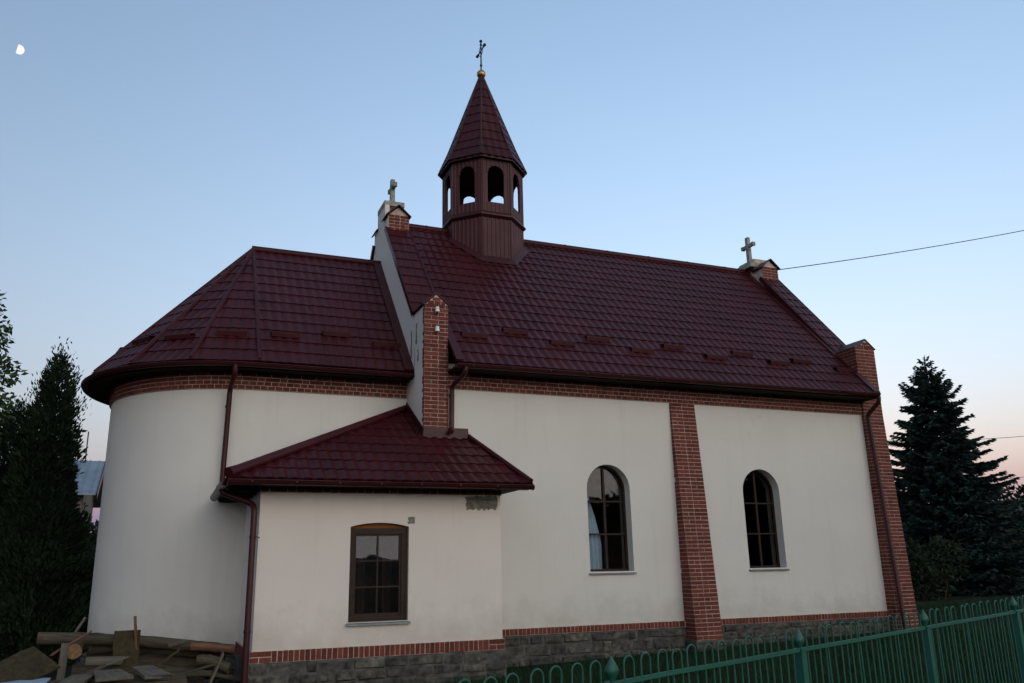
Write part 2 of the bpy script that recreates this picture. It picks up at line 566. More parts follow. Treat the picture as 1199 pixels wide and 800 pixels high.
def tile_sheet(mb, O, U, V, u0, u1, vlen, clips=(), mi=0, wave=0.183, row=0.35, amp=0.027, lip=0.014, sub=8):
    """pressed metal roof tiles: real waves across, real steps up the slope"""
    O, U, V = Vector(O), Vector(U).normalized(), Vector(V).normalized()
    N = U.cross(V).normalized()
    if N.z < 0: N = -N
    bm = bmesh.new()
    du = wave / sub
    i0, i1 = math.floor(u0 / du), math.ceil(u1 / du)
    us = [max(u0, min(u1, i * du)) for i in range(i0, i1 + 1)]
    W = [amp * (0.5 + 0.5 * cos(2 * pi * u / wave)) ** 0.8 for u in us]
    nr = math.ceil(vlen / row)
    prev = None
    for k in range(nr):
        va, vb = k * row, min((k + 1) * row, vlen)
        lines = []
        scal = [0.016 * cos(2 * pi * u / wave) for u in us]
        for t, v in ((0, va - 0.012), (0.35, va + .35 * (vb - va)), (1, vb)):
            lines.append([bm.verts.new(O + U * u + V * (v - (s if t == 0 else 0)) + N * (w + lip * (1 - t) + (0.004 if t == 0 else 0)))
                          for u, w, s in zip(us, W, scal)])
        for a, b in zip(lines[:-1], lines[1:]):
            for i in range(len(us) - 1):
                if us[i + 1] - us[i] < 1e-6: continue
                f = bm.faces.new((a[i], a[i + 1], b[i + 1], b[i]))
                f.smooth = True
        lo = [bm.verts.new(O + U * u + V * (va - 0.012 - s) + N * (w - 0.006)) for u, w, s in zip(us, W, scal)]
        hi = [bm.verts.new(v.co) for v in lines[0]]
        for i in range(len(us) - 1):
            if us[i + 1] - us[i] < 1e-6: continue
            bm.faces.new((lo[i], lo[i + 1], hi[i + 1], hi[i]))
    for p, n in clips:      # keep the side the normal points away from
        geom = list(bm.verts) + list(bm.edges) + list(bm.faces)
        bmesh.ops.bisect_plane(bm, geom=geom, plane_co=Vector(p), plane_no=Vector(n), clear_outer=True, dist=1e-5)
    bm.verts.index_update()
    o = len(mb.v)
    for v in bm.verts: mb.v.append(tuple(v.co))
    for f in bm.faces:
        mb.f.append([v.index + o for v in f.verts]); mb.mi.append(mi); mb.tint.append(0.5); mb.sm.append(f.smooth)
    bm.free()


def gutter_profile(r=0.062):
    out = [(cos(a) * r + r, sin(a) * r) for a in [pi + i * pi / 8 for i in range(9)]]
    out += [(2 * r + 0.008, 0.006), (2 * r, 0.014), (2 * r - 0.008, 0.006)]
    r2 = r - 0.006
    out += [(cos(a) * r2 + r, sin(a) * r2 + .002) for a in [2 * pi - i * pi / 8 for i in range(9)]]
    return out


GP = gutter_profile()

# =================================================================== SETTING
mb = MB()
xs = [-400, -150, -60, -30, -20, -15, -12, -9.5, -6, -3, 0, 3, 6, 9, 12, 20, 30, 60, 150, 400, 900]
ys = [-900, -300, -100, -40, -25, -18, -14, -10, -6, -3, 0, 4, 8, 14, 20, 40, 80, 200, 500, 900]
xs = [-900] + xs
vs = [(x, y, gz(x, y)) for y in ys for x in xs]
nx = len(xs)
mb.add(vs, [(j * nx + i, j * nx + i + 1, (j + 1) * nx + i + 1, (j + 1) * nx + i) for j in range(len(ys) - 1) for i in range(nx - 1)], smooth=True)
tag(mb.build('ground', GROUND), kind='structure')

mb = MB()          # far hills all round the horizon
rng = random.Random(3)
NH = 240
ring = []
for i in range(NH):
    a = 2 * pi * i / NH
    az = math.degrees(atan2(sin(a), cos(a)))
    h = 17 + 6 * sin(3 * a + 1) + 4 * sin(7 * a) + 2.5 * sin(17 * a + 2) + rng.uniform(-.8, .8)
    if 70 < az < 175: h *= 0.45
    h += 24 * math.exp(-((az - 34) / 14) ** 2)
    ring.append((a, max(5, h)))
vs = []
for R, k in ((460, -0.05), (520, 0.55), (600, 1.0), (800, 0.3)):
    for a, h in ring:
        vs.append((R * cos(a) - 9, R * sin(a) - 14, h * k))
fs = [(j * NH + i, j * NH + (i + 1) % NH, (j + 1) * NH + (i + 1) % NH, (j + 1) * NH + i) for j in range(3) for i in range(NH)]
mb.add(vs, fs, smooth=True)
tag(mb.build('hills', HILLM), kind='structure')

# =================================================================== CHURCH
church = thing('church', 'white plastered church with maroon metal tile roofs and a little bell turret', 'church')

# --- main dimensions
XG, XI = -5.123, -4.67          # west gable, outer and inner face
XE0, XE1 = 5.08, 5.557          # east gable
YR, ZR = 3.5, 9.40              # ridge
ZB, ZP = 4.843, 0.693           # plaster top, plinth top
YC = 1.079                      # chancel south wall
CX, RA = -7.89, 2.42            # apse centre, radius
ZRC = 8.40                      # chancel ridge
AX0, AX1, AY = -7.919, -4.131, -1.15   # annex
AZP = 0.634


def arch_pts(xl, xr, z0, ztop, n=16):
    r = (xr - xl) / 2
    xc = (xl + xr) / 2
    zs = ztop - r
    pts = [(xr, z0), (xr, zs)]
    pts += [(xc + r * cos(pi * i / n), zs + r * sin(pi * i / n)) for i in range(1, n)]
    pts += [(xl, zs), (xl, z0)]
    return pts


def seg_arch_pts(xl, xr, z0, zside, ztop, n=10):
    pts = [(xr, z0)]
    for i in range(n + 1):
        t = i / n
        pts.append((xr + (xl - xr) * t, zside + (ztop - zside) * (1 - (2 * t - 1) ** 2)))
    pts.append((xl, z0))
    return pts


def wall_open(mb, x0, x1, z0, z1, y, openings, depth, mi=0):
    """wall face in the plane y, with arched holes and their reveals. openings: lists of (x, z) going round"""
    xsb = {x0, x1}
    for op in openings:
        xsb |= {p[0] for p in op}
    xsb = sorted(xsb)
    for a, b in zip(xsb[:-1], xsb[1:]):
        if b - a < 1e-6: continue
        xm = (a + b) / 2
        hit = None
        for op in openings:
            if min(p[0] for p in op) < xm < max(p[0] for p in op): hit = op
        if hit is None:
            mb.quad((a, y, z0), (b, y, z0), (b, y, z1), (a, y, z1), mi)
        else:
            zb = min(p[1] for p in hit)
            top = sorted([p for p in hit if p[1] > zb + 1e-6], key=lambda p: p[0])

            def zt(x):
                for p, q in zip(top[:-1], top[1:]):
                    if p[0] - 1e-9 <= x <= q[0] + 1e-9 and q[0] - p[0] > 1e-9:
                        return p[1] + (q[1] - p[1]) * (x - p[0]) / (q[0] - p[0])
                return top[0][1] if x < xm else top[-1][1]
            mb.quad((a, y, z0), (b, y, z0), (b, y, zb), (a, y, zb), mi)
            mb.quad((a, y, zt(a)), (b, y, zt(b)), (b, y, z1), (a, y, z1), mi)
    for op in openings:
        for p, q in zip(op, op[1:] + op[:1]):
            mb.quad((p[0], y, p[1]), (q[0], y, q[1]), (q[0], y + depth, q[1]), (p[0], y + depth, p[1]), mi)


W1 = (-1.938, -1.020, 1.608, 3.569)
W2 = (1.597, 2.508, 1.608, 3.569)
mb = MB()
ops = [arch_pts(*W1), arch_pts(*W2)]
wall_open(mb, XG, XE1 - .02, 0.0, 5.2, 0.0, ops, 0.42)
mb.quad((XE1 - .02, 0, 0), (XE1 - .02, 7, 0), (XE1 - .02, 7, 5.2), (XE1 - .02, 0, 5.2))
mb.box(XG + .01, XE1 - .02, 6.6, 7.0, 0, 5.2)
mb.build('nave_wall', PLASTER, church)
mb = MB()           # inside of the nave: floor, far wall lining and ceiling
mb.quad((XI, .42, .5), (XE0, .42, .5), (XE0, 6.58, .5), (XI, 6.58, .5))
mb.quad((XI, .42, 5.3), (XE0, .42, 5.3), (XE0, 6.58, 5.3), (XI, 6.58, 5.3))
mb.quad((XI, 6.58, .5), (XE0, 6.58, .5), (XE0, 6.58, 5.3), (XI, 6.58, 5.3))
mb.quad((XI, .42, .5), (XI, 6.58, .5), (XI, 6.58, 5.3), (XI, .42, 5.3))
mb.quad((XE0, .42, .5), (XE0, 6.58, .5), (XE0, 6.58, 5.3), (XE0, .42, 5.3))
wall_open(mb, XI, XE0, 0.5, 5.3, 0.425, ops, 0.001)
mb.build('nave_interior', INSIDE, church)

# --- chancel and apse wall: one curved sheet
def apse_path(r, n=40, x_end=XG):
    """south chancel wall, round the apse, north chancel wall, at radius r"""
    p = [(x_end, YR - r)]
    for i in range(n + 1):
        a = radians(270 - 180 * i / n)
        p.append((CX + r * cos(a), YR + r * sin(a)))
    p.append((x_end, YR + r))
    return p


def apse_out(n=40):
    o = [(0, -1)]
    for i in range(n + 1):
        a = radians(270 - 180 * i / n)
        o.append((cos(a), sin(a)))
    o.append((0, 1))
    return o


mb = MB()
pp = apse_path(RA)
mb.add([(x, y, z) for z in (0.0, 5.2) for x, y in pp], [(i, i + 1, len(pp) + i + 1, len(pp) + i) for i in range(len(pp) - 1)], smooth=True)
mb.build('chancel_wall', PLASTER, church)


# straightened coordinate along the chancel and apse, u = 0 at the gable
LS = CX - XG
def apse_map(u, d, z):
    L1 = abs(LS)
    r = RA + d
    if u < L1:
        return (XG - u, YR - r, z)
    a = radians(270) - (u - L1) / RA
    return (CX + r * cos(a), YR + r * sin(a), z)


mb = MB()
pp, oo = apse_path(RA + .03), apse_out()
mb.profile([(x, y, 0) for x, y in pp], oo, [(-.1, -.2), (0, -.2), (0, .56), (-.1, .56)], mi=1, smooth=False)
rng_ = random.Random(33)
stones(mb, .0, abs(CX - XG) + pi * RA * .9, .0, .55, lambda u, d, z: apse_map(u, d + .03, z), rng=rng_)
mb.build('stone_plinth', [STONE, STONE_MORTAR], church)

mb = MB()
r = RA + 0.028
pp, oo = apse_path(r), apse_out()
mb.profile([(x, y, 0) for x, y in pp], oo, [(-.1, ZB), (0, ZB), (0, 5.2), (-.1, 5.2)], mi=1, smooth=False)
bricks(mb, 0.005, abs(LS) + pi * RA * 0.98, ZB + .30, ZB + 0.375, lambda u, d, z: apse_map(u, d + 0.028, z), pattern='stretch')
bricks(mb, 0.005, abs(LS) + pi * RA * 0.98, ZB, ZB + 0.30, lambda u, d, z: apse_map(u, d + 0.028, z), pattern='frieze')
mb.build('brick_frieze', [BRICK, MORTAR], church)

# --- nave frieze
mb = MB()
mb.box(XI, XE0 + .01, -0.025, 0.001, ZB, 5.30, 1)
bricks(mb, XI, XE0, ZB + .30, ZB + 0.375, lambda u, d, z: (u, -0.025 - d, z), pattern='stretch')
bricks(mb, XI, XE0, ZB, ZB + 0.30, lambda u, d, z: (u, -0.025 - d, z), pattern='frieze')
mb.build('brick_frieze', [BRICK, MORTAR], church)

# --- plinth of the nave: soldier course over stone
rng = random.Random(11)
mb = MB()
mb.box(-4.1, XE0, -0.035, 0.001, ZP - 0.115, ZP, 1)
bricks(mb, -4.1, -0.02, ZP - 0.115, ZP, lambda u, d, z: (u, -0.035 - d, z), course=0.115, pattern='soldier', rng=rng)
bricks(mb, 0.58, XE0, ZP - 0.115, ZP, lambda u, d, z: (u, -0.035 - d, z), course=0.115, pattern='soldier', rng=rng)
mb.build('plinth_course', [BRICK, MORTAR], church)
mb = MB()
mb.box(-4.1, XE0, -0.03, 0.002, -0.2, ZP - 0.116, 1)
stones(mb, -4.1, -0.03, 0.05, ZP - 0.118, lambda u, d, z: (u, -0.03 - d, z), rng=rng)
stones(mb, 0.60, XE0, 0.12, ZP - 0.118, lambda u, d, z: (u, -0.03 - d, z), rng=rng)
mb.build('stone_plinth', [STONE, STONE_MORTAR], church)


# --- battered brick buttresses
def buttress(name, x0, x1, ztop, zbot, ytop, ybot, back=0.0, z_ext=None, stone_to=None, yback=0.0):
    mb = MB()
    H_ = ztop - zbot
    def yf(z): return -(ytop + (ybot - ytop) * min(1, max(0, (ztop - z) / H_)))
    zt = z_ext or ztop
    n = 8
    lv = [zbot + (zt - zbot) * i / n for i in range(n + 1)]
    for a, b in zip(lv[:-1], lv[1:]):
        mb.quad((x0, yf(a), a), (x1, yf(a), a), (x1, yf(b), b), (x0, yf(b), b), 1)
        mb.quad((x0, yback, a), (x0, yf(a), a), (x0, yf(b), b), (x0, yback, b), 1)
        mb.quad((x1, yf(a), a), (x1, yback, a), (x1, yback, b), (x1, yf(b), b), 1)
    mb.quad((x0, yback, zt), (x0, yf(zt), zt), (x1, yf(zt), zt), (x1, yback, zt), 1)
    bricks(mb, x0, x1, zbot, zt, lambda u, d, z: (u, yf(z) - d, z))
    for xx, sg in ((x0, -1), (x1, 1)):       # the flanks
        rows = round((zt - zbot) / .075); c = (zt - zbot) / rows
        for i in range(rows):
            a, b = zbot + i * c + .005, zbot + (i + 1) * c - .005
            f0, f1 = yf(a), yf(b)
            cuts = [0.0, min(0.12 if i % 2 else 0.25, yback - f0)]
            while cuts[-1] < yback - f0 - .03: cuts.append(min(cuts[-1] + .26, yback - f0))
            for p, q in zip(cuts[:-1], cuts[1:]):
                if q - p < .03: continue
                d = sg * (.006 + random.uniform(-.001, .002))
                q2 = q - .01 if q < yback - f0 - .02 else q
                vs = [(xx + o, f + s, z) for o in (-.004 * sg, d) for f, s, z in ((f0, p, a), (f0, q2, a), (f1, q2, b), (f1, p, b))]
                mb.add(vs, [(4, 5, 6, 7), (0, 1, 5, 4), (1, 2, 6, 5), (2, 3, 7, 6), (3, 0, 4, 7)], 0, min(1, max(0, random.gauss(.5, .27))))
    return mb.build(name, [BRICK, MORTAR], church)


buttress('pilaster', 0.0, 0.557, ZB - .002, 0.36, 0.032, 0.37)
buttress('buttress', 5.005, XE1, ZB, 0.12, 0.06, 0.27, z_ext=6.42, yback=0.62)
buttress('gable_pier', XG + .006, XI, 6.4, 3.7, 0.05, 0.05, yback=0.05)
mb = MB()
mb.box(-0.04, 0.60, -0.40, 0.0, -0.1, 0.36, 1)
stones(mb, -0.04, 0.60, 0.08, 0.36, lambda u, d, z: (u, -0.40 - d, z), rows=2)
mb.build('buttress_footing', [STONE, STONE_MORTAR], church)
mb = MB()
mb.box(4.97, XE1 + .03, -0.31, 0.6, -0.1, 0.12, 1)
mb.build('buttress_footing', [STONE, STONE_MORTAR], church)

# --- gables (walls rising above the roofs), their caps, shoulders and crosses
def gable(x0, x1, mat_idx_brick, name):
    mb = MB()
    low = 3.6 if not mat_idx_brick else 0.2
    prof = [(0.001, low), (0.001, 6.40), (0.66, 6.42), (2.86, 8.93), (2.86, 9.35), (4.14, 9.35), (4.14, 8.93), (6.34, 6.42), (7.0, 6.40), (7.0, low)]
    mb.prism([(x0, y, z) for y, z in prof], (x1 - x0, 0, 0))
    return mb


mb = gable(XG, XI, False, 'west')
mb.box(XG, XG + .10, 3.15, 3.85, 9.35, 9.74)
g = mb.build('west_gable', PLASTER, church, fix=True)
mb = MB()
mb.prism([(XE0, y, z) for y, z in ((0.62, 5.2), (0.62, 6.41), (2.86, 8.92), (2.86, 9.35), (4.14, 9.35), (4.14, 8.92), (6.34, 6.42), (7.0, 6.40), (7.0, 0.2), (0.62, .2))], (XE1 - XE0, 0, 0), 1)
bricks(mb, 0.62, 2.85, 6.3, 8.9, lambda u, d, z: (XE0 - d, u, min(z, 6.36 + (u - .62) * 1.141)))
g2 = mb.build('east_gable', [BRICK, MORTAR], church)

for x0, x1, nm in ((XG, XI, 'w'), (XE0, XE1, 'e')):
    xm = (x0 + x1) / 2
    w = x1 - x0
    # sloping parapet caps, tiled
    for sgn in (1, -1):
        Y = lambda y: YR + sgn * (y - YR)
        mb = MB()
        a, b = Vector((0, Y(.60), 6.37)), Vector((0, Y(2.95), 9.05))
        sl = (b - a).normalized()
        nrm = Vector((0, -sgn * sl.z, sgn * sl.y)) if True else None
        if nrm.z < 0: nrm = -nrm
        pts = [Vector((x0 - .05, a.y, a.z)), Vector((x1 + .05, a.y, a.z)), Vector((x1 + .05, b.y, b.z)), Vector((x0 - .05, b.y, b.z))]
        mb.prism(pts, nrm * 0.05)
        O = Vector((xm, a.y, a.z)) + nrm * 0.055
        tile_sheet(mb, O, (1, 0, 0), sl, -w / 2 - .05, w / 2 + .05, (b - a).length, amp=.016, lip=.012)
        for xx in (x0 - .05, x1 + .05):
            mb.bar(Vector((xx, a.y, a.z)) + nrm * .02, Vector((xx, b.y, b.z)) + nrm * .02, .016, .11, up=nrm)
        mb.build('parapet_cap', ROOF, church, fix=False)
        # kneeler cap: a little gabled roof along y
        mb = MB()
        ya, yb = Y(-.075), Y(.72)
        for s in (-1, 1):
            e0, e1 = Vector((xm + s * (w / 2 + .035), ya, 6.37)), Vector((xm + s * (w / 2 + .035), yb, 6.37))
            t0, t1 = Vector((xm, ya, 6.60)), Vector((xm, yb, 6.60))
            n = (t0 - e0).cross(e1 - e0).normalized()
            if n.z < 0: n = -n
            mb.prism([e0, e1, t1, t0], n * .018)
        mb.build('kneeler_cap', ROOF, church)
        mb = MB()       # brick triangle below it
        mb.prism([(x0 + .01, Y(-.055), 6.38), (x1, Y(-.055), 6.38), (xm, Y(-.055), 6.585)], (0, sgn * .5, 0), 1)
        bricks(mb, x0 + .06, x1 - .05, 6.39, 6.465, lambda u, d, z: (u, Y(-.055) - sgn * d, z))
        bricks(mb, x0 + .15, x1 - .14, 6.465, 6.53, lambda u, d, z: (u, Y(-.055) - sgn * d, z))
        mb.build('kneeler_brick', [BRICK, MORTAR], church)
        # shoulder at the top of the gable
        mb = MB()
        yf, yb = Y(2.84), Y(3.24)
        mb.box(x0 + .012, x1 + .02, min(yf, yb), max(yf, yb), 8.75, 9.36, 1)
        mb.prism([(x0 + .012, yf, 9.36), (x1 + .02, yf, 9.36), (xm, yf, 9.56)], (0, yb - yf, 0), 1)
        bricks(mb, x0 + .012, x1 + .02, 8.85, 9.375, lambda u, d, z: (u, yf - sgn * d, z))
        bricks(mb, min(yf, yb), max(yf, yb), 8.85, 9.375, lambda u, d, z: (x1 + .02 + d, u, z))
        if nm == 'e':
            bricks(mb, min(yf, yb), max(yf, yb), 8.85, 9.375, lambda u, d, z: (x0 + .012 - d, u, z))
        mb.build('gable_shoulder', [BRICK, MORTAR], church)
        mb = MB()
        for s in (-1, 1):
            e0, e1 = Vector((xm + s * (w / 2 + .05), Y(2.76), 9.33)), Vector((xm + s * (w / 2 + .05), yb, 9.33))
            t0, t1 = Vector((xm, Y(2.76), 9.585)), Vector((xm, yb, 9.585))
            n = (t0 - e0).cross(e1 - e0).normalized()
            if n.z < 0: n = -n
            mb.prism([e0, e1, t1, t0], n * .018)
        mb.build('shoulder_cap', ROOF, church)
        mb = MB()
        mb.prism([(x0 - .02, Y(2.83), 8.86), (x1 + .05, Y(2.83), 8.86), (x1 + .05, Y(2.72), 8.72), (x0 - .02, Y(2.72), 8.72)], (0, 0, .015))
        mb.build('shoulder_flashing', TRIM, church)
    # pedestal, slab, cross
    mb = MB()
    mb.box(x0 + .11 if nm == 'w' else x0 + .02, x1 - .02, 3.18, 3.82, 9.3, 9.72, 1)
    bricks(mb, x0 + .11 if nm == 'w' else x0 + .02, x1 - .02, 9.35, 9.725 if nm == 'w' else 9.6, lambda u, d, z: (u, 3.18 - d, z))
    if nm == 'e':
        bricks(mb, 3.18, 3.82, 9.3, 9.6, lambda u, d, z: (x0 + .02 - d, u, z))
    mb.build('cross_pedestal', [BRICK, MORTAR], church)
    mb = MB()
    zs = 9.73 if nm == 'w' else 9.48
    th = .115 if nm == 'w' else .13
    ex = .012 if nm == 'w' else .12
    ix = .0 if nm == 'w' else .03
    Xl, Xr, Yl, Yr_ = x0 - ex, x1 + ix, 3.16, 3.84
    mb.box(Xl, Xr, Yl, Yr_, zs, zs + th)
    xc = xm + (0.02 if nm == 'w' else -0.10)
    if nm == 'e':       # sloping shoulders of the slab up to the cross foot
        t = zs + th
        lo = [(Xl + .02, Yl + .02, t), (Xr - .02, Yl + .02, t), (Xr - .02, Yr_ - .02, t), (Xl + .02, Yr_ - .02, t)]
        hi = [(xc - .06, YR - .09, t + .14), (xc + .06, YR - .09, t + .14), (xc + .06, YR + .09, t + .14), (xc - .06, YR + .09, t + .14)]
        mb.add(lo + hi, [(0, 1, 5, 4), (1, 2, 6, 5), (2, 3, 7, 6), (3, 0, 4, 7), (4, 5, 6, 7)])
    mb.build('cap_slab', CONCRETE, church)
    mb = MB()
    cb = zs + th - .005
    ct = cb + (.70 if nm == 'w' else .86)
    mb.prism([(xc - .055, YR - .06, cb), (xc + .055, YR - .06, cb), (xc + .045, YR - .05, ct), (xc - .045, YR - .05, ct)], (0, .11, 0))
    za = cb + (ct - cb) * .70
    mb.box(xc - .042, xc + .042, YR - .24, YR + .24, za - .042, za + .042)
    for s in (-1, 1):
        mb.box(xc - .05, xc + .05, YR + s * .225 - .03, YR + s * .225 + .03, za - .05, za + .05)
    mb.build('gable_cross', CONCRETE, church)

# --- nave roof
SN = 1.045
ve = Vector((0, 1, SN)).normalized()
LN = hypot(4.0, 4.0 * SN)
mb = MB()
tile_sheet(mb, (0, -.50, 5.225), (1, 0, 0), ve, XI - .01, XE0 + .01, LN)
tile_sheet(mb, (0, 7.50, 5.225), (1, 0, 0), (0, -ve.y, ve.z), XI - .01, XE0 + .01, LN, sub=4)
nr = mb.build('nave_roof', ROOF, church)
mb = MB()
mb.tube([(XI, YR, ZR + .015), (XE0, YR, ZR + .015)], .085, 12)
for x in [XI + .6 + i * 1.2 for i in range(8)]:
    mb.tube([(x, YR, ZR + .015), (x + .03, YR, ZR + .015)], .092, 12)
mb.build('ridge_cap', ROOF, nr)
for x, w in ((XI + .07, .14), (XE0 - .08, .16)):     # flashing along the gables
    mb = MB()
    n = Vector((0, -ve.z, ve.y))
    mb.prism([Vector((x - w / 2, -.5, 5.225)) + n * .04, Vector((x + w / 2, -.5, 5.225)) + n * .04, Vector((x + w / 2, YR, ZR)) + n * .04, Vector((x - w / 2, YR, ZR)) + n * .04], n * .02)
    mb.build('verge_flashing', TRIM, nr)
# turret flashing strip comes with the turret

# eave boards, gutter
mb = MB()
mb.box(XI, XE0 - .02, -.44, -.001, 5.135, 5.16)
mb.box(XI, XE0 - .02, -.465, -.44, 5.12, 5.21)
mb.build('eave_soffit', SOFFIT, church)


def gutter(path, outs, name='gutter', brackets=()):
    mb = MB()
    mb.profile(path, outs, GP)
    for p, o in brackets:
        for a, b in (((-.0), .0),):
            mb.profile([(p[0] - o[1] * .012, p[1] + o[0] * .012, p[2] - .004), (p[0] + o[1] * .012, p[1] - o[0] * .012, p[2] - .004)], [o, o],
                       [(x - .003 if x < .06 else x + .004, z - .004) for x, z in GP[:9]] + [(x, z) for x, z in reversed(GP[:9])])
    return mb.build(name, TRIM, church)


gutter([(XI + .01, -.47, 5.175), (XE0 - .05, -.47, 5.215)], [(0, -1)] * 2, brackets=[((x, -.47, 5.175 + .04 * (x - XI) / 9.7), (0, -1)) for x in [XI + .3 + .75 * i for i in range(13)]])

# --- chancel roof: south and north slopes, eight apse facets, hips
RE = 2.90
SCH = (ZRC - 5.25) / RE
mb = MB()
v_ = Vector((0, 1, SCH)).normalized()
Lc = hypot(RE, RE * SCH)
tile_sheet(mb, (CX, YR - RE, 5.25), (1, 0, 0), v_, 0, XG - CX, Lc)
tile_sheet(mb, (CX, YR + RE, 5.25), (1, 0, 0), (0, -v_.y, v_.z), 0, XG - CX, Lc, sub=4)
NF = 8
apex = Vector((CX, YR, ZRC))
for k in range(NF):
    a0, a1 = radians(270 - 180 / NF * k), radians(270 - 180 / NF * (k + 1))
    am = (a0 + a1) / 2
    rm = RE * cos((a0 - a1) / 2)
    m0 = Vector((CX + rm * cos(am), YR + rm * sin(am), 5.25))
    U = Vector((-sin(am), cos(am), 0))
    V = (apex - m0)
    h = RE * sin((a0 - a1) / 2)
    n0 = Vector((-sin(a0), cos(a0), 0))
    n1 = Vector((sin(a1), -cos(a1), 0))
    tile_sheet(mb, m0, U, V, -h - .02, h + .02, V.length, clips=((apex, n0), (apex, n1)), sub=8)
cr = mb.build('chancel_roof', ROOF, church)
for k in range(NF + 1):
    a = radians(270 - 180 / NF * k)
    e = Vector((CX + (RE + .0) * cos(a), YR + RE * sin(a), 5.25))
    mb = MB()
    d = (apex - e)
    mb.tube([e + Vector((0, 0, .03)), apex + Vector((0, 0, .02))], .042, 10)
    mb.build('hip_cap', ROOF, cr)
mb = MB()
mb.tube([(CX - .03, YR, ZRC + .01), (XG, YR, ZRC + .01)], .08, 12)
mb.build('ridge_cap', ROOF, cr)
mb = MB()
n = Vector((0, -v_.z, v_.y))
x = XG - .09
mb.prism([Vector((x - .09, YR - RE, 5.25)) + n * .035, Vector((XG, YR - RE, 5.25)) + n * .035, Vector((XG, YR, ZRC)) + n * .035, Vector((x - .09, YR, ZRC)) + n * .035], n * .022)
mb.build('verge_flashing', TRIM, cr)
mb = MB()
pp, oo = apse_path(RE - .06), apse_out()
mb.profile([(x, y, 0) for x, y in pp], oo, [(-.42, 5.145), (-.025, 5.145), (-.025, 5.125), (0, 5.125), (0, 5.235), (-.025, 5.235), (-.025, 5.17), (-.42, 5.17)], smooth=False)
mb.build('eave_soffit', SOFFIT, church)
gutter([(x, y, 5.20) for x, y in apse_path(RE - .05, x_end=XG - .01)], apse_out())


# --- snow guards: bent metal strips standing on the tiles
def snow_guard(x, y, z, vdir, udir, parent, L=.52):
    mb = MB()
    U, V = Vector(udir).normalized(), Vector(vdir).normalized()
    N = U.cross(V).normalized()
    if N.z < 0: N = -N
    c = Vector((x, y, z)) + N * .03
    prof = [(-.055, .010), (-.012, .074), (.012, .078), (.12, .0), (.11, -.012), (.008, .064), (-.010, .062), (-.050, .0)]
    vs = [c + U * s * L / 2 + V * a + N * b for s in (-1, 1) for a, b in prof]
    k = len(prof)
    mb.add(vs, [tuple(range(k))[::-1], tuple(range(k, 2 * k))] + [(i, (i + 1) % k, k + (i + 1) % k, k + i) for i in range(k)])
    return mb.build('snow_guard', ROOF, parent)


for x, y in ((-4.1, .13), (-3.19, .33), (-2.28, .13), (-1.4, .33), (-.5, .12), (.38, .31), (1.3, .12), (2.1, .29), (2.94, .12), (3.66, .23), (4.72, .08)):
    snow_guard(x, y, ZR + SN * (y - YR), ve, (1, 0, 0), nr)
for x, y in ((-7.40, 1.18), (-6.45, 1.30), (-5.52, 1.14)):
    snow_guard(x, y, ZRC + SCH * (y - YR), v_, (1, 0, 0), cr)
for k in range(5):
    am = radians(270 - 22.5 * (k + .5))
    rm = RE * cos(radians(11.25))
    m0 = Vector((CX + rm * cos(am), YR + rm * sin(am), 5.25))
    V = (apex - m0).normalized()
    p = m0 + V * (.80 if k % 2 == 0 else .72)
    snow_guard(p.x, p.y, p.z, V, (-sin(am), cos(am), 0), cr)

# --- bell turret
TX, TY = -2.63, 3.5
turret = None


def octa(r, z, rot=22.5):
    return [(TX + r * cos(radians(rot + 45 * k)), TY + r * sin(radians(rot + 45 * k)), z) for k in range(8)]


def frustum(mb, r0, z0, r1, z1, mi=0, closed=True):
    a, b = octa(r0, z0), octa(r1, z1)
    mb.add(a + b, [(k, (k + 1) % 8, 8 + (k + 1) % 8, 8 + k) for k in range(8)] + ([tuple(range(8))[::-1], tuple(range(8, 16))] if closed else []), mi)


def facet_map(k, r):
    a = radians(45 * k)
    ap = r * cos(radians(22.5))
    def mp(u, d, z):
        return (TX + (ap + d) * cos(a) - u * sin(a), TY + (ap + d) * sin(a) + u * cos(a), z)
    return mp


mb = MB()
frustum(mb, .955, 8.3, .955, 9.56)
for k in range(8):
    mp = facet_map(k, .955)
    hw = .955 * sin(radians(22.5))
    n = 7
    for i in range(n):
        u = -hw + (i + .5) * 2 * hw / n
        vs = [mp(u + s, d, z) for z in (8.3, 9.55) for s, d in ((-.028, 0), (-.014, .013), (.014, .013), (.028, 0))]
        mb.add(vs, [(0, 1, 5, 4), (1, 2, 6, 5), (2, 3, 7, 6)])
    mp0 = facet_map(k, .955)
    mb.box(hw - .012, hw + .012, -.01, .016, 8.3, 9.56, mp=lambda u, d, z: mp0(u, d, z))
turret = mb.build('bell_turret', CLAD, church)
mb = MB()
frustum(mb, .965, 9.53, 1.035, 9.585)
frustum(mb, 1.035, 9.587, 1.035, 9.615)
frustum(mb, 1.03, 9.617, .97, 9.70)
mb.build('turret_belt', TRIM, turret)
mb = MB()
Rb, z0, z1 = .965, 9.66, 11.08
ow, osill, otop = .205, 9.93, 10.87
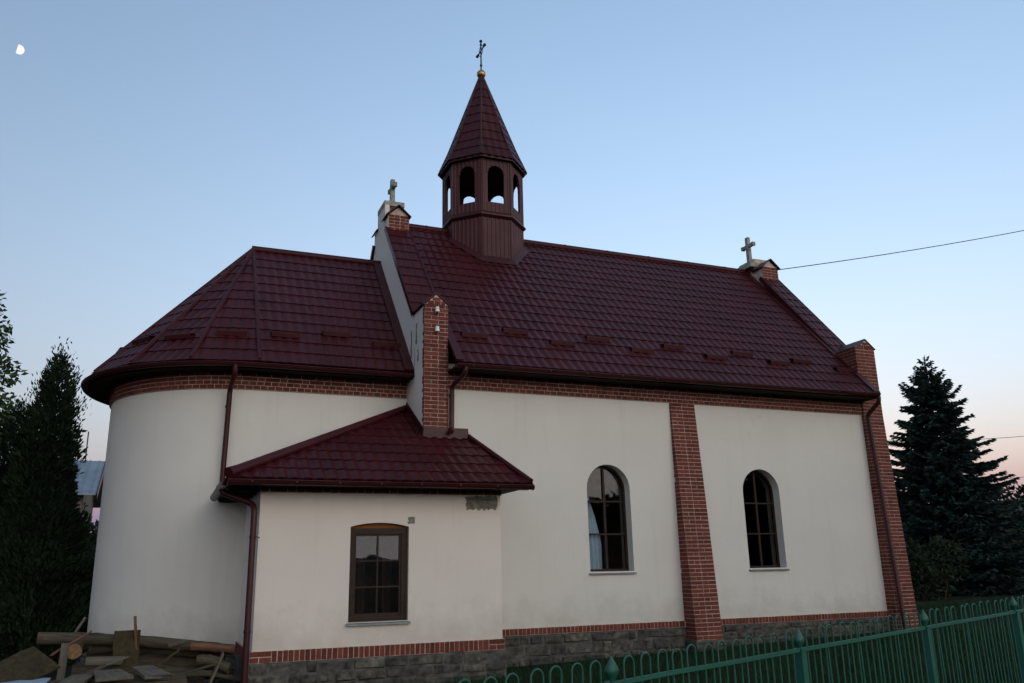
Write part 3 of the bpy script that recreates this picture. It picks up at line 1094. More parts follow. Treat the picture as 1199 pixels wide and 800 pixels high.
for k in range(8):
    mp = facet_map(k, Rb)
    hw = Rb * sin(radians(22.5))
    op = [(-ow, osill), (-ow, otop - ow)] + [(-ow * cos(pi * i / 8), otop - ow + ow * sin(pi * i / 8)) for i in range(1, 8)] + [(ow, otop - ow), (ow, osill)]
    us = sorted({-hw, hw, *[p[0] for p in op]})
    T = .05
    for d in (0, -T):
        for a, b in zip(us[:-1], us[1:]):
            if abs(a + b) / 2 < ow:
                zt = lambda u: otop - ow + sqrt(max(0, ow * ow - u * u))
                mb.quad(mp(a, d, z0), mp(b, d, z0), mp(b, d, osill), mp(a, d, osill))
                mb.quad(mp(a, d, zt(a)), mp(b, d, zt(b)), mp(b, d, z1), mp(a, d, z1))
            else:
                mb.quad(mp(a, d, z0), mp(b, d, z0), mp(b, d, z1), mp(a, d, z1))
    for p, q in zip(op, op[1:] + op[:1]):
        mb.quad(mp(p[0], 0.004, p[1]), mp(q[0], 0.004, q[1]), mp(q[0], -T, q[1]), mp(p[0], -T, p[1]))
    n = 7
    for i in range(n):
        u = -hw + (i + .5) * 2 * hw / n
        segs = [(z0, z1)]
        if abs(u) < ow + .03:
            segs = [(z0, osill - .01), (otop - ow + sqrt(max(0, ow * ow - u * u)) + .02, z1)]
        for a, b in segs:
            vs = [mp(u + s, d, z) for z in (a, b) for s, d in ((-.028, 0), (-.014, .013), (.014, .013), (.028, 0))]
            mb.add(vs, [(0, 1, 5, 4), (1, 2, 6, 5), (2, 3, 7, 6)])
    mb.box(hw - .012, hw + .012, -.01, .016, z0, z1, mp=lambda u, d, z: mp(u, d, z))
frustum(mb, .93, 9.70, .93, 9.72)
frustum(mb, .92, 10.98, .92, 11.0)
mb.build('belfry', CLAD, turret)
mb = MB()
frustum(mb, .97, 11.03, 1.065, 11.02, closed=True)
frustum(mb, 1.065, 11.02, 1.065, 11.075)
# spire: flared, tiled facet by facet
for k in range(8):
    am = radians(45 * k)
    ca = cos(radians(22.5))
    segs = [(1.07, 11.08), (.83, 11.62), (.045, 13.76)]
    for (r0, za), (r1, zb_) in zip(segs[:-1], segs[1:]):
        p0 = Vector((TX + r0 * ca * cos(am), TY + r0 * ca * sin(am), za))
        p1 = Vector((TX + r1 * ca * cos(am), TY + r1 * ca * sin(am), zb_))
        U = Vector((-sin(am), cos(am), 0))
        V = p1 - p0
        h = r0 * sin(radians(22.5))
        ax_ = Vector((TX, TY, 0))
        al, ar = am - radians(22.5), am + radians(22.5)
        tile_sheet(mb, p0, U, V, -h - .01, h + .01, V.length, clips=((ax_, Vector((sin(al), -cos(al), 0))), (ax_, Vector((-sin(ar), cos(ar), 0)))), row=.30, amp=.020, lip=.013)
mb.build('spire', ROOF, turret)
for k in range(8):
    a = radians(22.5 + 45 * k)
    mb = MB()
    mb.tube([(TX + r * cos(a), TY + r * sin(a), z) for r, z in ((1.075, 11.085), (.84, 11.635), (.045, 13.78))], .026, 8)
    mb.build('spire_hip', TRIM, turret)
mb = MB()
mb.sphere((TX, TY, 13.86), .115, 18, 12)
mb.tube([(TX, TY, 13.70), (TX, TY, 13.78)], [.075, .05], 12)
mb.build('spire_ball', GOLD, turret)
mb = MB()
mb.tube([(TX, TY, 13.95), (TX, TY, 14.82)], .02, 8)
zc = 14.55
mb.tube([(TX, TY - .27, zc), (TX, TY + .27, zc)], .018, 8)
for p in ((TX, TY - .27, zc), (TX, TY + .27, zc), (TX, TY, 14.83)):
    mb.sphere(p, .042, 10, 6)
for s in (-1, 1):
    mb.tube([(TX, TY + s * .05, zc + .14), (TX, TY + s * .10, zc + .10), (TX, TY + s * .14, zc + .05)], .008, 6)
    mb.tube([(TX, TY + s * .14, zc - .05), (TX, TY + s * .10, zc - .10), (TX, TY + s * .05, zc - .14)], .008, 6)
    mb.sphere((TX, TY + s * .20, zc), .03, 8, 6)
mb.sphere((TX, TY, 14.72), .034, 8, 6)
mb.sphere((TX, TY, 14.12), .036, 8, 6)
mb.build('spire_cross', DARKIRON, turret)
mb = MB()       # flashing where the turret meets the roof
for k in range(8):
    a = radians(45 * k)
    mp = facet_map(k, .97)
    hw = 1.0 * sin(radians(22.5))
    for s0, s1 in ((-hw, hw),):
        def zr(p): return ZR - SN * abs(p[1] - YR) + .06
        p, q = mp(s0, 0, 0), mp(s1, 0, 0)
        p2, q2 = mp(s0 * 1.12, .13, 0), mp(s1 * 1.12, .13, 0)
        mb.quad((p[0], p[1], zr(p) + .06), (q[0], q[1], zr(q) + .06), (q2[0], q2[1], zr(q2)), (p2[0], p2[1], zr(p2)))
mb.build('turret_flashing', TRIM, turret)

# --- nave windows
def arch_window(xl, xr, z0, zt, yrec, name='window', muntin=.024):
    """frame (the part) with pane and sill under it"""
    r = (xr - xl) / 2
    xc = (xl + xr) / 2
    zs = zt - r
    fw = .045
    mb = MB()
    out = arch_pts(xl, xr, z0, zt)
    inn = arch_pts(xl + fw, xr - fw, z0 + fw, zt - fw)
    k = len(out)
    vs = [(x, yrec, z) for x, z in out] + [(x, yrec, z) for x, z in inn] + [(x, yrec + .05, z) for x, z in out] + [(x, yrec + .05, z) for x, z in inn]
    fs = []
    for i in range(k):
        j = (i + 1) % k
        fs += [(i, j, k + j, k + i), (k + i, k + j, 3 * k + j, 3 * k + i), (2 * k + j, 2 * k + i, 3 * k + i, 3 * k + j)]
    mb.add(vs, fs)
    mb.box(xc - .022, xc + .022, yrec - .008, yrec + .045, z0 + fw, zt - fw + .004)
    H_ = zt - z0
    for fz in (.345, .655):
        z = z0 + H_ * fz
        mb.box(xl + fw - .002, xr - fw + .002, yrec - .004, yrec + .04, z - .015, z + .015)
    fr = mb.build(name, FRAME, church)
    mb = MB()
    for a, b in ((xl + fw, xc), (xc, xr - fw)):
        sub = [p for p in inn]
    mb.add([(x, yrec + .022, z) for x, z in inn], [tuple(range(len(inn)))])
    mb.build('pane', GLASS, fr)
    mb = MB()
    mb.prism([(xl - .025, -.045, z0 - .028), (xl - .025, yrec + .02, z0 + .012), (xl - .025, yrec + .02, z0 - .02), (xl - .025, -.045, z0 - .05)], (xr - xl + .05, 0, 0))
    mb.build('sill', ZINC, fr)
    return fr


f1 = arch_window(*W1, .20)
f2 = arch_window(*W2, .20)
mb = MB()       # pale curtain hung inside the first window
n = 26
vs = []
for i in range(n + 1):
    u = i / n
    for j, (z, sp) in enumerate(((1.62, .36), (2.1, .34), (2.28, .30), (2.6, .22), (2.95, .10))):
        vs.append((-1.87 + .02 * j * .5 + u * sp, .34 + .03 * sin(u * 22 + j), z))
fs = [(i * 5 + j, (i + 1) * 5 + j, (i + 1) * 5 + j + 1, i * 5 + j + 1) for i in range(n) for j in range(4)]
mb.add(vs, fs, smooth=True)
tag(mb.build('curtain', CURTAIN, church), 'pale blue curtain gathered at the left of the nave window')

# --- annex (sacristy)
AW = (-6.575, -5.665, 0.965, 2.35, 2.41)
mb = MB()
wall_open(mb, AX0, AX1, 0.0, 3.02, AY, [seg_arch_pts(*AW)], 0.30)
mb.quad((AX0, 1.4, 0), (AX0, AY, 0), (AX0, AY, 3.0), (AX0, 1.4, 3.0))
mb.quad((AX1, AY, 0), (AX1, 0.0, 0), (AX1, 0.0, 3.02), (AX1, AY, 3.02))
annex = mb.build('annex_wall', PLASTER_LIT, church)
mb = MB()       # its dark inside
wall_open(mb, AX0 + .25, AX1 - .25, 0.5, 2.9, AY + .302, [seg_arch_pts(*AW)], .001)
mb.quad((AX0 + .25, AY + .3, .5), (AX1 - .25, AY + .3, .5), (AX1 - .25, 1.0, .5), (AX0 + .25, 1.0, .5))
mb.quad((AX0 + .25, AY + .3, 2.9), (AX1 - .25, AY + .3, 2.9), (AX1 - .25, 1.0, 2.9), (AX0 + .25, 1.0, 2.9))
mb.quad((AX0 + .25, 1.0, .5), (AX1 - .25, 1.0, .5), (AX1 - .25, 1.0, 2.9), (AX0 + .25, 1.0, 2.9))
mb.quad((AX0 + .25, AY + .3, .5), (AX0 + .25, 1.0, .5), (AX0 + .25, 1.0, 2.9), (AX0 + .25, AY + .3, 2.9))
mb.quad((AX1 - .25, AY + .3, .5), (AX1 - .25, 1.0, .5), (AX1 - .25, 1.0, 2.9), (AX1 - .25, AY + .3, 2.9))
mb.build('annex_interior', INSIDE, church)
# cornice course under the eaves
mb = MB()
mb.box(AX0 - .015, AX1 + .015, AY - .016, AY + .001, 2.845, 2.935, 1)
bricks(mb, AX0 - .015, AX1 + .015, 2.848, 2.93, lambda u, d, z: (u, AY - .016 - d, z), course=.08, pattern='stretch', rng=random.Random(5))
mb.build('annex_cornice', [BRICK, MORTAR], church)
# plinth: soldier bricks, flat bricks at the corners, stone below
rng = random.Random(21)
mb = MB()
mb.box(AX0 - .03, AX1 + .03, AY - .03, AY + .002, AZP - .16, AZP, 1)
mb.box(AX0 - .03, AX0 + .001, AY + .002, 1.3, AZP - .16, AZP, 1)
mb.box(AX1 - .001, AX1 + .03, AY + .002, -.04, AZP - .16, AZP, 1)
mpf = lambda u, d, z: (u, AY - .03 - d, z)
bricks(mb, AX0 - .03, AX0 + .27, AZP - .16, AZP, mpf, course=.08, rng=rng)
bricks(mb, AX0 + .27, AX1 - .24, AZP - .16, AZP, mpf, course=.16, pattern='soldier', rng=rng)
bricks(mb, AX1 - .24, AX1 + .03, AZP - .16, AZP, mpf, course=.08, rng=rng)
bricks(mb, AY - .03, 1.1, AZP - .16, AZP, lambda u, d, z: (AX0 - .03 - d, u, z), course=.16, pattern='soldier', rng=rng)
mb.build('plinth_course', [BRICK, MORTAR], church)
mb = MB()
mb.box(AX0 - .04, AX1 + .04, AY - .045, AY + .004, -.2, AZP - .161, 1)
mb.box(AX0 - .04, AX0 + .003, AY + .004, 1.3, -.2, AZP - .161, 1)
mb.box(AX1 - .003, AX1 + .04, AY + .004, -.04, -.2, AZP - .161, 1)
stones(mb, AX0 - .04, AX1 + .04, -.02, AZP - .163, lambda u, d, z: (u, AY - .045 - d, z), rng=rng)
mb.build('stone_plinth', [STONE, STONE_MORTAR], church)


# irregular bare patches where the plaster has come off
def patch(name, outline, y, mat, label=None, t=.004):
    mb = MB()
    mb.prism([(x, y, z) for x, z in outline], (0, -t, 0))
    o = mb.build(name, mat, church, fix=True)
    if label: o['label'] = label
    return o


def ragged(x0, x1, z0, z1, n=9, j=.03, rng=random.Random(2)):
    pts = []
    for a, b in (((x0, z0), (x1, z0)), ((x1, z0), (x1, z1)), ((x1, z1), (x0, z1)), ((x0, z1), (x0, z0))):
        for i in range(n):
            t = i / n
            pts.append((a[0] + (b[0] - a[0]) * t + rng.uniform(-j, j), a[1] + (b[1] - a[1]) * t + rng.uniform(-j, j)))
    return pts


patch('cement_patch', ragged(-4.72, -4.20, 2.62, 2.835, 24, .020), AY, CEMENT, 'bare grey cement patch under the eaves')
for (ya_, za_, yb_, zb2_) in ((.42, 5.75, .50, 6.15), (.30, 5.4, .36, 5.62), (.75, 5.55, .84, 6.1), (.55, 5.0, .575, 5.7)):
    mb = MB()
    rg = random.Random(int(ya_ * 100))
    n_ = 9
    l_ = [(XG, ya_ + rg.uniform(-.02, .02), za_ + (zb2_ - za_) * i / n_) for i in range(n_ + 1)]
    r_ = [(XG, yb_ + rg.uniform(-.03, .03), za_ + (zb2_ - za_) * i / n_) for i in range(n_, -1, -1)]
    mb.prism(l_ + r_, (-.003, 0, 0))
    mb.build('plaster_flaw', CEMENT, church, fix=True)
patch('cement_patch', ragged(-5.68, -5.57, 2.40, 2.50, 9, .014), AY, CEMENT)

# annex window
mb = MB()
xl, xr, zb_, zside, ztop = AW
yr = AY + .055
fw = .075
mb.box(xl, xl + fw, yr, yr + .07, zb_, zside - .02)
mb.box(xr - fw - .025, xr - .012, yr, yr + .07, zb_, zside - .02)
mb.box(xl + fw, xr - fw - .025, yr, yr + .07, zb_, zb_ + .085)
mb.box(xl + fw, xr - fw - .025, yr, yr + .07, zside - .105, zside - .02)
il, ir, ib, it = xl + fw, xr - fw - .025, zb_ + .085, zside - .105
sw = .032
for a in ((il, il + sw, ib, it), (ir - sw, ir, ib, it), (il + sw, ir - sw, ib, ib + sw), (il + sw, ir - sw, it - sw, it)):
    mb.box(a[0], a[1], yr + .018, yr + .06, a[2], a[3])
xc = (il + ir) / 2
mb.box(xc - .012, xc + .012, yr + .024, yr + .055, ib + sw, it - sw)
for fz in (.345, .665):
    z = ib + (it - ib) * fz
    mb.box(il + sw, ir - sw, yr + .027, yr + .052, z - .011, z + .011)
aw = mb.build('window', FRAME, church)
mb = MB()
mb.quad((il + .01, yr + .04, ib + .01), (ir - .01, yr + .04, ib + .01), (ir - .01, yr + .04, it - .01), (il + .01, yr + .04, it - .01))
mb.build('pane', GLASS, aw)
mb = MB()
pts = [(xl, zside - .02), (xr - .012, zside - .02)] + seg_arch_pts(xl, xr - .012, zb_, zside + .004, ztop - .004)[1:-1]
mb.prism([(x, yr + .01, z) for x, z in pts], (0, .05, 0))
mb.build('lintel', LINTEL, aw, fix=True)
mb = MB()
mb.prism([(xl - .03, AY - .05, zb_ - .022), (xl - .03, yr + .02, zb_ + .012), (xl - .03, yr + .02, zb_ - .02), (xl - .03, AY - .05, zb_ - .048)], (xr - xl + .06, 0, 0))
mb.build('sill', ZINC, aw)
mb = MB()       # dim things standing behind the glass: curtain edges and a shelf
for x0, x1 in ((-6.5, -6.25), (-5.98, -5.82)):
    k = 8
    vs = [(x0 + (x1 - x0) * i / k, AY + .42 + .02 * sin(i * 2.3), z) for i in range(k + 1) for z in (1.0, 1.9)]
    mb.add(vs, [(2 * i, 2 * i + 2, 2 * i + 3, 2 * i + 1) for i in range(k)], smooth=True)
mb.build('curtain', FRAME, church)

# annex roof: south slope in two pieces, west slope, east slope
EX0, EX1, EY, EZ, SA = -8.40, -3.78, -1.60, 3.00, 0.60
TXP, TYP = XG - .003, YC
v_a = Vector((0, 1, SA)).normalized()
hip_d = Vector((TXP - EX0, TYP - EY, 0)).normalized()
nl = Vector((-hip_d.y, hip_d.x, 0))
er_d = Vector((-4.29 - EX1, 0 - EY, 0)).normalized()
nrr = Vector((er_d.y, -er_d.x, 0))
mb = MB()
tile_sheet(mb, (EX0, EY, EZ), (1, 0, 0), v_a, 0, XG - EX0, hypot(TYP - EY, (TYP - EY) * SA), clips=(((EX0, EY, 0), nl),))
tile_sheet(mb, (EX0, EY, EZ), (1, 0, 0), v_a, XG - EX0, EX1 - EX0, hypot(-EY, -EY * SA), clips=(((EX1, EY, 0), nrr),))
zap = EZ + SA * (TYP - EY)
sw_ = (zap - EZ) / (TXP - EX0)
v_w = Vector((1, 0, sw_)).normalized()
tile_sheet(mb, (EX0, EY, EZ), (0, 1, 0), v_w, 0, TYP - EY + .05, hypot(TXP - EX0, zap - EZ), clips=(((EX0, EY, 0), -nl),))
zt = EZ + SA * 1.6
v_e = Vector((-(EX1 + 4.29), 0, zt - EZ)).normalized()
tile_sheet(mb, (EX1, EY, EZ), (0, 1, 0), v_e, 0, 1.6, hypot(.51, zt - EZ), clips=(((EX1, EY, 0), -nrr),))
ar = mb.build('annex_roof', ROOF, church)
mb = MB()
mb.tube([(EX0 - .02, EY - .02, EZ + .065), (EX0 + .12, EY + .10, EZ + .13), (TXP, TYP, zap + .05)], [.085, .075, .07], 12)
mb.build('hip_cap', ROOF, ar)
mb = MB()
mb.tube([(EX1 + .01, EY - .01, EZ + .045), (-4.29, -.03, zt + .04)], .04, 10)
mb.build('hip_cap', ROOF, ar)
mb = MB()       # flashing where the roof meets gable, pier and nave wall
mb.box(XG - .012, -4.30, -.075, -.058, zt - .06, zt + .16)
mb.box(-4.66, -4.30, -.060, -.001, zt - .06, zt + .10)
mb.build('wall_flashing', TRIM, ar)
mb = MB()
mb.bar((XG - .012, -.06, EZ + SA * 1.54 + .1), (XG - .012, YC, zap + .1), .016, .14)
mb.build('wall_flashing', TRIM, ar)
mb = MB()
mb.box(EX0 + .03, EX1 - .03, EY + .03, AY, 2.935, 2.96)
mb.box(EX0 + .03, AX0, AY, 1.15, 2.937, 2.962)
mb.box(EX0 + .03, EX1 - .03, EY + .015, EY + .035, 2.90, 3.0)
mb.box(EX0 + .012, EX0 + .03, EY + .036, 1.15, 2.90, 3.0)
mb.box(AX1, EX1 - .03, AY, -.01, 2.937, 2.962)
for y in (-1.05, -.55, -.05, .45, .9):
    mb.box(EX0 + .035, AX0 - .005, y, y + .07, 2.86, 2.936)
mb.build('eave_soffit', SOFFIT, church)
gutter([(EX0 - .03, EY + .02, 2.965), (EX1 + .02, EY + .02, 2.965)], [(0, -1)] * 2, brackets=[((x, EY + .02, 2.965), (0, -1)) for x in [EX0 + .3 + .62 * i for i in range(8)]])
gutter([(EX0 + .01, EY + .03, 2.945), (EX0 + .01, 1.05, 2.945)], [(-1, 0)] * 2)
mb = MB()       # crumpled foil in the end of the side gutter
rng = random.Random(9)
gx = EX0 - .05
vs = []
for i in range(9):
    for j in range(4):
        vs.append((gx - .055 + .04 * j + rng.uniform(-.02, .02), -.9 + .18 * i + rng.uniform(-.04, .04), 2.955 + rng.uniform(-.02, .05)))
mb.add(vs, [(i * 4 + j, i * 4 + j + 1, i * 4 + j + 5, i * 4 + j + 4) for i in range(8) for j in range(3)])
mb.build('gutter_foil', ZINC, church)

# --- downspouts
def downspout(pts, r=.045, clips_at=()):
    mb = MB()
    full = []
    P_ = [Vector(p) for p in pts]
    for i, p in enumerate(P_):
        if 0 < i < len(P_) - 1:
            a, b = (P_[i - 1] - p), (P_[i + 1] - p)
            c = min(.07, a.length / 2.2, b.length / 2.2)
            full += [p + a.normalized() * c, p + (a.normalized() + b.normalized()) * c * .25, p + b.normalized() * c]
        else:
            full.append(p)
    mb.tube(full, r, 12)
    for c in clips_at:
        c = Vector(c)
        mb.tube([c - Vector((0, 0, .018)), c + Vector((0, 0, .018))], r + .007, 12)
    return mb.build('downspout', TRIM, church)


downspout([(-4.50, -.53, 5.15), (-4.50, -.53, 5.03), (-4.62, -.12, 4.86), (-4.62, -.10, 4.08), (-4.66, -.20, 4.03)], .045, [(-4.62, -.10, 4.7)])
downspout([(5.02, -.53, 5.17), (5.02, -.53, 5.05), (5.02, -.15, 4.82), (5.06, -.36, .35), (5.06, -.46, .28)], .045, [(5.03, -.19, 4.1), (5.045, -.265, 2.5), (5.06, -.33, 1.0)])
downspout([(-8.28, .61, 5.17), (-8.28, .62, 5.00), (-8.32, .98, 4.80), (-8.34, 1.02, 3.2)], .045, [(-8.33, 1.0, 4.5)])
downspout([(-8.46, -1.0, 2.90), (-8.44, -1.0, 2.84), (-8.03, -1.12, 2.68), (-8.00, -1.20, 2.60), (-8.00, -1.20, .15)], .045, [(-8.00, -1.20, 2.2), (-8.0, -1.2, .9)])
mb = MB()
mb.tube([(-8.00, -1.22, 2.2), (-7.9, -1.14, 2.2)], .012, 6)
mb.build('pipe_bracket', ZINC, church)

# --- insulators on the gable pier
for z in (6.23, 5.86):
    mb = MB()
    mb.tube([(-4.90, -.05, z - .03), (-4.90, -.13, z - .03), (-4.90, -.13, z + .02)], .010, 6, 1)
    mb.tube([(-4.90, -.13, z), (-4.90, -.13, z + .035), (-4.90, -.13, z + .05), (-4.90, -.13, z + .085), (-4.90, -.13, z + .10)], [.038, .045, .028, .040, .02], 12)
    mb.build('insulator', [CERAMIC, DARKIRON], church)

# =================================================================== MOON
mp_dir = Vector((-0.16735, 0.84682, 0.50487)).normalized()
MC = Vector((-9.243, -14.125, 1.65)) + mp_dir * 4200
MR = 19.5
bm = bmesh.new()
bmesh.ops.create_uvsphere(bm, u_segments=32, v_segments=20, radius=MR)
view = -mp_dir
lit = rgt * .93 - upv * .37
lit = (lit - mp_dir * lit.dot(mp_dir)).normalized()
bmesh.ops.bisect_plane(bm, geom=list(bm.verts) + list(bm.edges) + list(bm.faces), plane_co=lit * (-MR * .38), plane_no=lit, clear_inner=True)
me = bpy.data.meshes.new('moon')
bm.to_mesh(me); bm.free()
for p in me.polygons: p.use_smooth = True
m, nt, b = nodes_of('moon_glow')
b.inputs['Base Color'].default_value = (.05, .05, .05, 1)
b.inputs['Emission Color'].default_value = (1, .95, .90, 1)
b.inputs['Emission Strength'].default_value = 0.040
me.materials.append(m)
moon = bpy.data.objects.new('moon', me)
COL.objects.link(moon)
moon.location = MC
tag(moon, 'pale half moon high in the clear evening sky', 'moon')


# =================================================================== FENCE
FA, FS = Vector((-6.68, -9.39)), Vector((1.91, 0.592))
fence = thing('metal_fence', 'green metal fence of looped bars between finial topped posts', 'fence', (FA.x, FA.y, 0))
FZ0 = 1.14
fdir = atan2(FS.y, FS.x)
L = FS.length
fence.rotation_euler = (0, 0, fdir)
TH = 1.15


def fz(s): return (FZ0 - TH) + .048 * s / 2.0


def loop_mesh():
    mb = MB()
    r, w, h = .0065, .043, TH - .005
    pts = [(-w, 0, .10), (-w, 0, h - w)] + [(-w * cos(pi * i / 8), 0, h - w + w * sin(pi * i / 8)) for i in range(1, 8)] + [(w, 0, h - w), (w, 0, .10)]
    mb.tube(pts, r, 8)
    return mb


pk = loop_mesh().build('picket', GREEN, fence)
first = True
for i in range(-1, 5):
    for j in range(12):
        s = i * 2.0 + 0.145 + j * .1555
        o = pk if first else pk.copy()
        if not first: COL.objects.link(o)
        first = False
        o.parent = fence
        o.location = (s, random.uniform(-.003, .003), fz(s) + random.uniform(-.006, .006))
        o.rotation_euler = (random.uniform(-.012, .012), random.uniform(-.012, .012), random.uniform(-.06, .06))


def post_mesh():
    mb = MB()
    mb.box(-.032, .032, -.032, .032, -.3, TH - .15)
    mb.box(-.038, .038, -.038, .038, TH - .15, TH - .135)
    return mb


def finial_mesh():
    mb = MB()
    prof = [(.018, TH - .135), (.024, TH - .12), (.046, TH - .09), (.050, TH - .075), (.040, TH - .05), (.018, TH - .018), (.004, TH + .008)]
    k = 10
    vs = [(r * cos(2 * pi * i / k), r * .75 * sin(2 * pi * i / k), z) for r, z in prof for i in range(k)]
    mb.add(vs, [(a * k + i, a * k + (i + 1) % k, (a + 1) * k + (i + 1) % k, (a + 1) * k + i) for a in range(len(prof) - 1) for i in range(k)], smooth=True)
    return mb


pm = post_mesh().build('post', GREEN, fence)
fm = finial_mesh().build('finial', GREEN, pm)
for i in range(-1, 6):
    if i == -1:
        o = pm
    else:
        o = pm.copy(); COL.objects.link(o)
        c = fm.copy(); COL.objects.link(c); c.parent = o
    o.parent = fence
    o.location = (i * 2.0, 0, fz(i * 2.0))
for zz in (TH - .145, .22):
    mb = MB()
    pts = [(s, -.014, fz(s) + zz + random.uniform(-.004, .004)) for s in [-2 + .5 * k for k in range(25)]]
    for p, q in zip(pts[:-1], pts[1:]):
        mb.bar(p, q, .022, .026)
    mb.build('rail', GREEN, fence)

# =================================================================== WOOD PILE
def log(name, label, p0, p1, r0, r1, mats=(BARKG, ENDGRAIN), group='logs and boards piled by the apse', bend=.03, cat='log'):
    p0, p1 = Vector(p0), Vector(p1)
    d = p1 - p0
    n = 22
    mb = MB()
    rng = random.Random(len(label) * 31 + int(p0.x * 100) % 97)
    pts, rad = [], []
    for i in range(n):
        t = i / (n - 1)
        q = Vector((d.length * t, bend * sin(t * 3.1 + 1) * .6 - .0, bend * sin(t * 4.3)))
        pts.append(q)
        rad.append((r0 + (r1 - r0) * t) * rng.uniform(.92, 1.07))
    mb.tube(pts, rad, 14, 0, True, .5, 1, jitter=.06)
    o = mb.build(name, list(mats))
    o.location = p0
    o.rotation_mode = 'QUATERNION'
    o.rotation_quaternion = d.to_track_quat('X', 'Z')
    return tag(o, label, cat, group)


def board(name, label, p0, p1, w, t, mat, roll=0.0, cat='board', group='logs and boards piled by the apse', taper=1.0):
    p0, p1 = Vector(p0), Vector(p1)
    d = p1 - p0
    mb = MB()
    n = 6
    rng = random.Random(len(label) * 7 + 3)
    vs = []
    for i in range(n + 1):
        x = d.length * i / n
        ww = w * (1 + (taper - 1) * i / n) * rng.uniform(.96, 1.04)
        e = rng.uniform(-.006, .006)
        for a, b in ((-1, -1), (1, -1), (1, 1), (-1, 1)):
            vs.append((x + (rng.uniform(-.02, .02) if i in (0, n) else 0), a * ww / 2 + e, b * t / 2 + rng.uniform(-.003, .003)))
    fs = [(0, 1, 2, 3), tuple(n * 4 + k for k in (3, 2, 1, 0))]
    for i in range(n):
        for k in range(4):
            k2 = (k + 1) % 4
            fs.append((i * 4 + k, (i + 1) * 4 + k, (i + 1) * 4 + k2, i * 4 + k2))
    mb.add(vs, fs)
    o = mb.build(name, mat, fix=True)
    o.location = p0
    o.rotation_mode = 'QUATERNION'
    q = d.to_track_quat('X', 'Z')
    from mathutils import Quaternion
    o.rotation_quaternion = q @ Quaternion((1, 0, 0), roll)
    return tag(o, label, cat, group)


log('log', 'long grey weathered log lying across the top of the pile', (-10.66, -.62, .90), (-8.12, -.55, .66), .085, .075)
log('log', 'long straight grey log just under the topmost one', (-10.0, -.45, .72), (-8.2, -.35, .56), .075, .07)
log('log', 'short reddish log with a pale split end by the downspout', (-8.72, -.80, .72), (-8.13, -.86, .66), .065, .06, (BARKO, ENDPALE), bend=.006)
log('log', 'grey log with a sawn orange end near the downspout', (-8.62, -.85, .53), (-8.18, -.95, .44), .075, .078)
log('log', 'log lying lengthwise with its orange sawn end facing out', (-10.16, -1.0, .74), (-10.16, .4, .74), .095, .09)
log('log', 'thin grey pole lowest of the pile by the downspout', (-8.75, -.95, .36), (-8.0, -.85, .27), .045, .045)
log('log', 'thick dark log at the bottom of the pile', (-10.2, -.60, .40), (-8.5, -.50, .30), .14, .13)
log('log', 'second thick dark log at the bottom, nearer the fence side', (-10.5, -1.35, .18), (-8.6, -1.3, .14), .13, .12)
log('log', 'dark mossy log in the middle of the pile behind the upright slab', (-9.7, -.35, .48), (-8.35, -.30, .44), .10, .09)
log('log', 'dark log at the back of the pile against the apse wall', (-10.1, .35, .62), (-8.3, .40, .50), .11, .10)
log('log', 'lower dark log at the back of the pile against the apse wall', (-10.2, .2, .38), (-8.2, .25, .30), .13, .12)
board('slab', 'broad dark mossy slab standing upright against the logs', (-9.53, -1.02, .34), (-9.55, -.86, .96), .33, .07, PLANKD, roll=0, cat='slab')
board('stick', 'splintered reddish stick rising above the pile', (-9.40, -.92, .62), (-9.47, -.90, 1.17), .05, .03, BARKO, cat='stick', taper=.6)
board('board', 'pale plank lying flat at the middle of the pile', (-10.02, -1.05, .62), (-9.56, -1.05, .60), .07, .10, PLANK)
board('board', 'short upright post stub under the left end of the top log', (-10.30, -1.0, .30), (-10.28, -1.0, .84), .09, .09, PLANK)
board('board', 'small slanted board sticking up behind the top log', (-10.28, -.35, .85), (-10.12, -.35, 1.14), .11, .03, PLANK)
board('stick', 'thin stick leaning at the right end of the pile', (-8.45, -1.0, .2), (-8.28, -.95, .62), .05, .03, PLANK, cat='stick')
for q_, (a_, b_, w_, m_, l_) in enumerate((
        ((-9.95, -1.15, .50), (-9.50, -1.25, .66), .035, PLANK, 'grey stick slanting up to the right in front of the upright slab'),
        ((-8.95, -1.1, .36), (-8.40, -1.2, .50), .04, BARKG, 'dark stick lying crosswise by the downspout'),
        ((-10.45, -.9, .70), (-10.0, -.75, .98), .03, BARKO, 'thin reddish stick over the left end of the top log'),
        ((-9.2, -1.2, .46), (-8.85, -1.05, .72), .05, PLANKD, 'dark splinter of board leaning on the pile right of the slab'),
        ((-10.35, -1.55, .34), (-9.75, -1.5, .60), .06, BARKG, 'crooked grey branch at the left of the upright slab'),
        ((-9.0, -.75, .74), (-8.75, -.7, .80), .04, PLANK, 'small pale chip of wood on top of the pile'))):
    board('stick', l_, a_, b_, w_, w_ * .6, m_, roll=.4 * q_, cat='stick', taper=.55)
board('board', 'grey board pointing at the camera, leftmost of three', (-10.05, -2.55, .50), (-9.98, -1.75, .50), .27, .04, PLANK)
board('board', 'wide grey board pointing at the camera, middle of three', (-9.60, -2.60, .53), (-9.72, -1.65, .53), .40, .04, PLANK, taper=.8)
board('board', 'grey board pointing at the camera, right of three', (-9.12, -2.60, .52), (-9.32, -1.62, .55), .30, .04, PLANK, taper=.8)
board('board', 'dark weathered sheet leaning at the far left of the pile', (-11.0, -2.0, .46), (-10.45, -1.4, .72), .50, .03, PLANKD, roll=.5)
board('beam', 'dark crossbeam carrying the grey boards', (-10.5, -1.95, .43), (-8.8, -1.95, .42), .10, .11, BARKG, cat='beam')
board('beam', 'second dark crossbeam nearer the camera', (-10.6, -2.5, .40), (-8.8, -2.5, .41), .10, .11, BARKG, cat='beam')
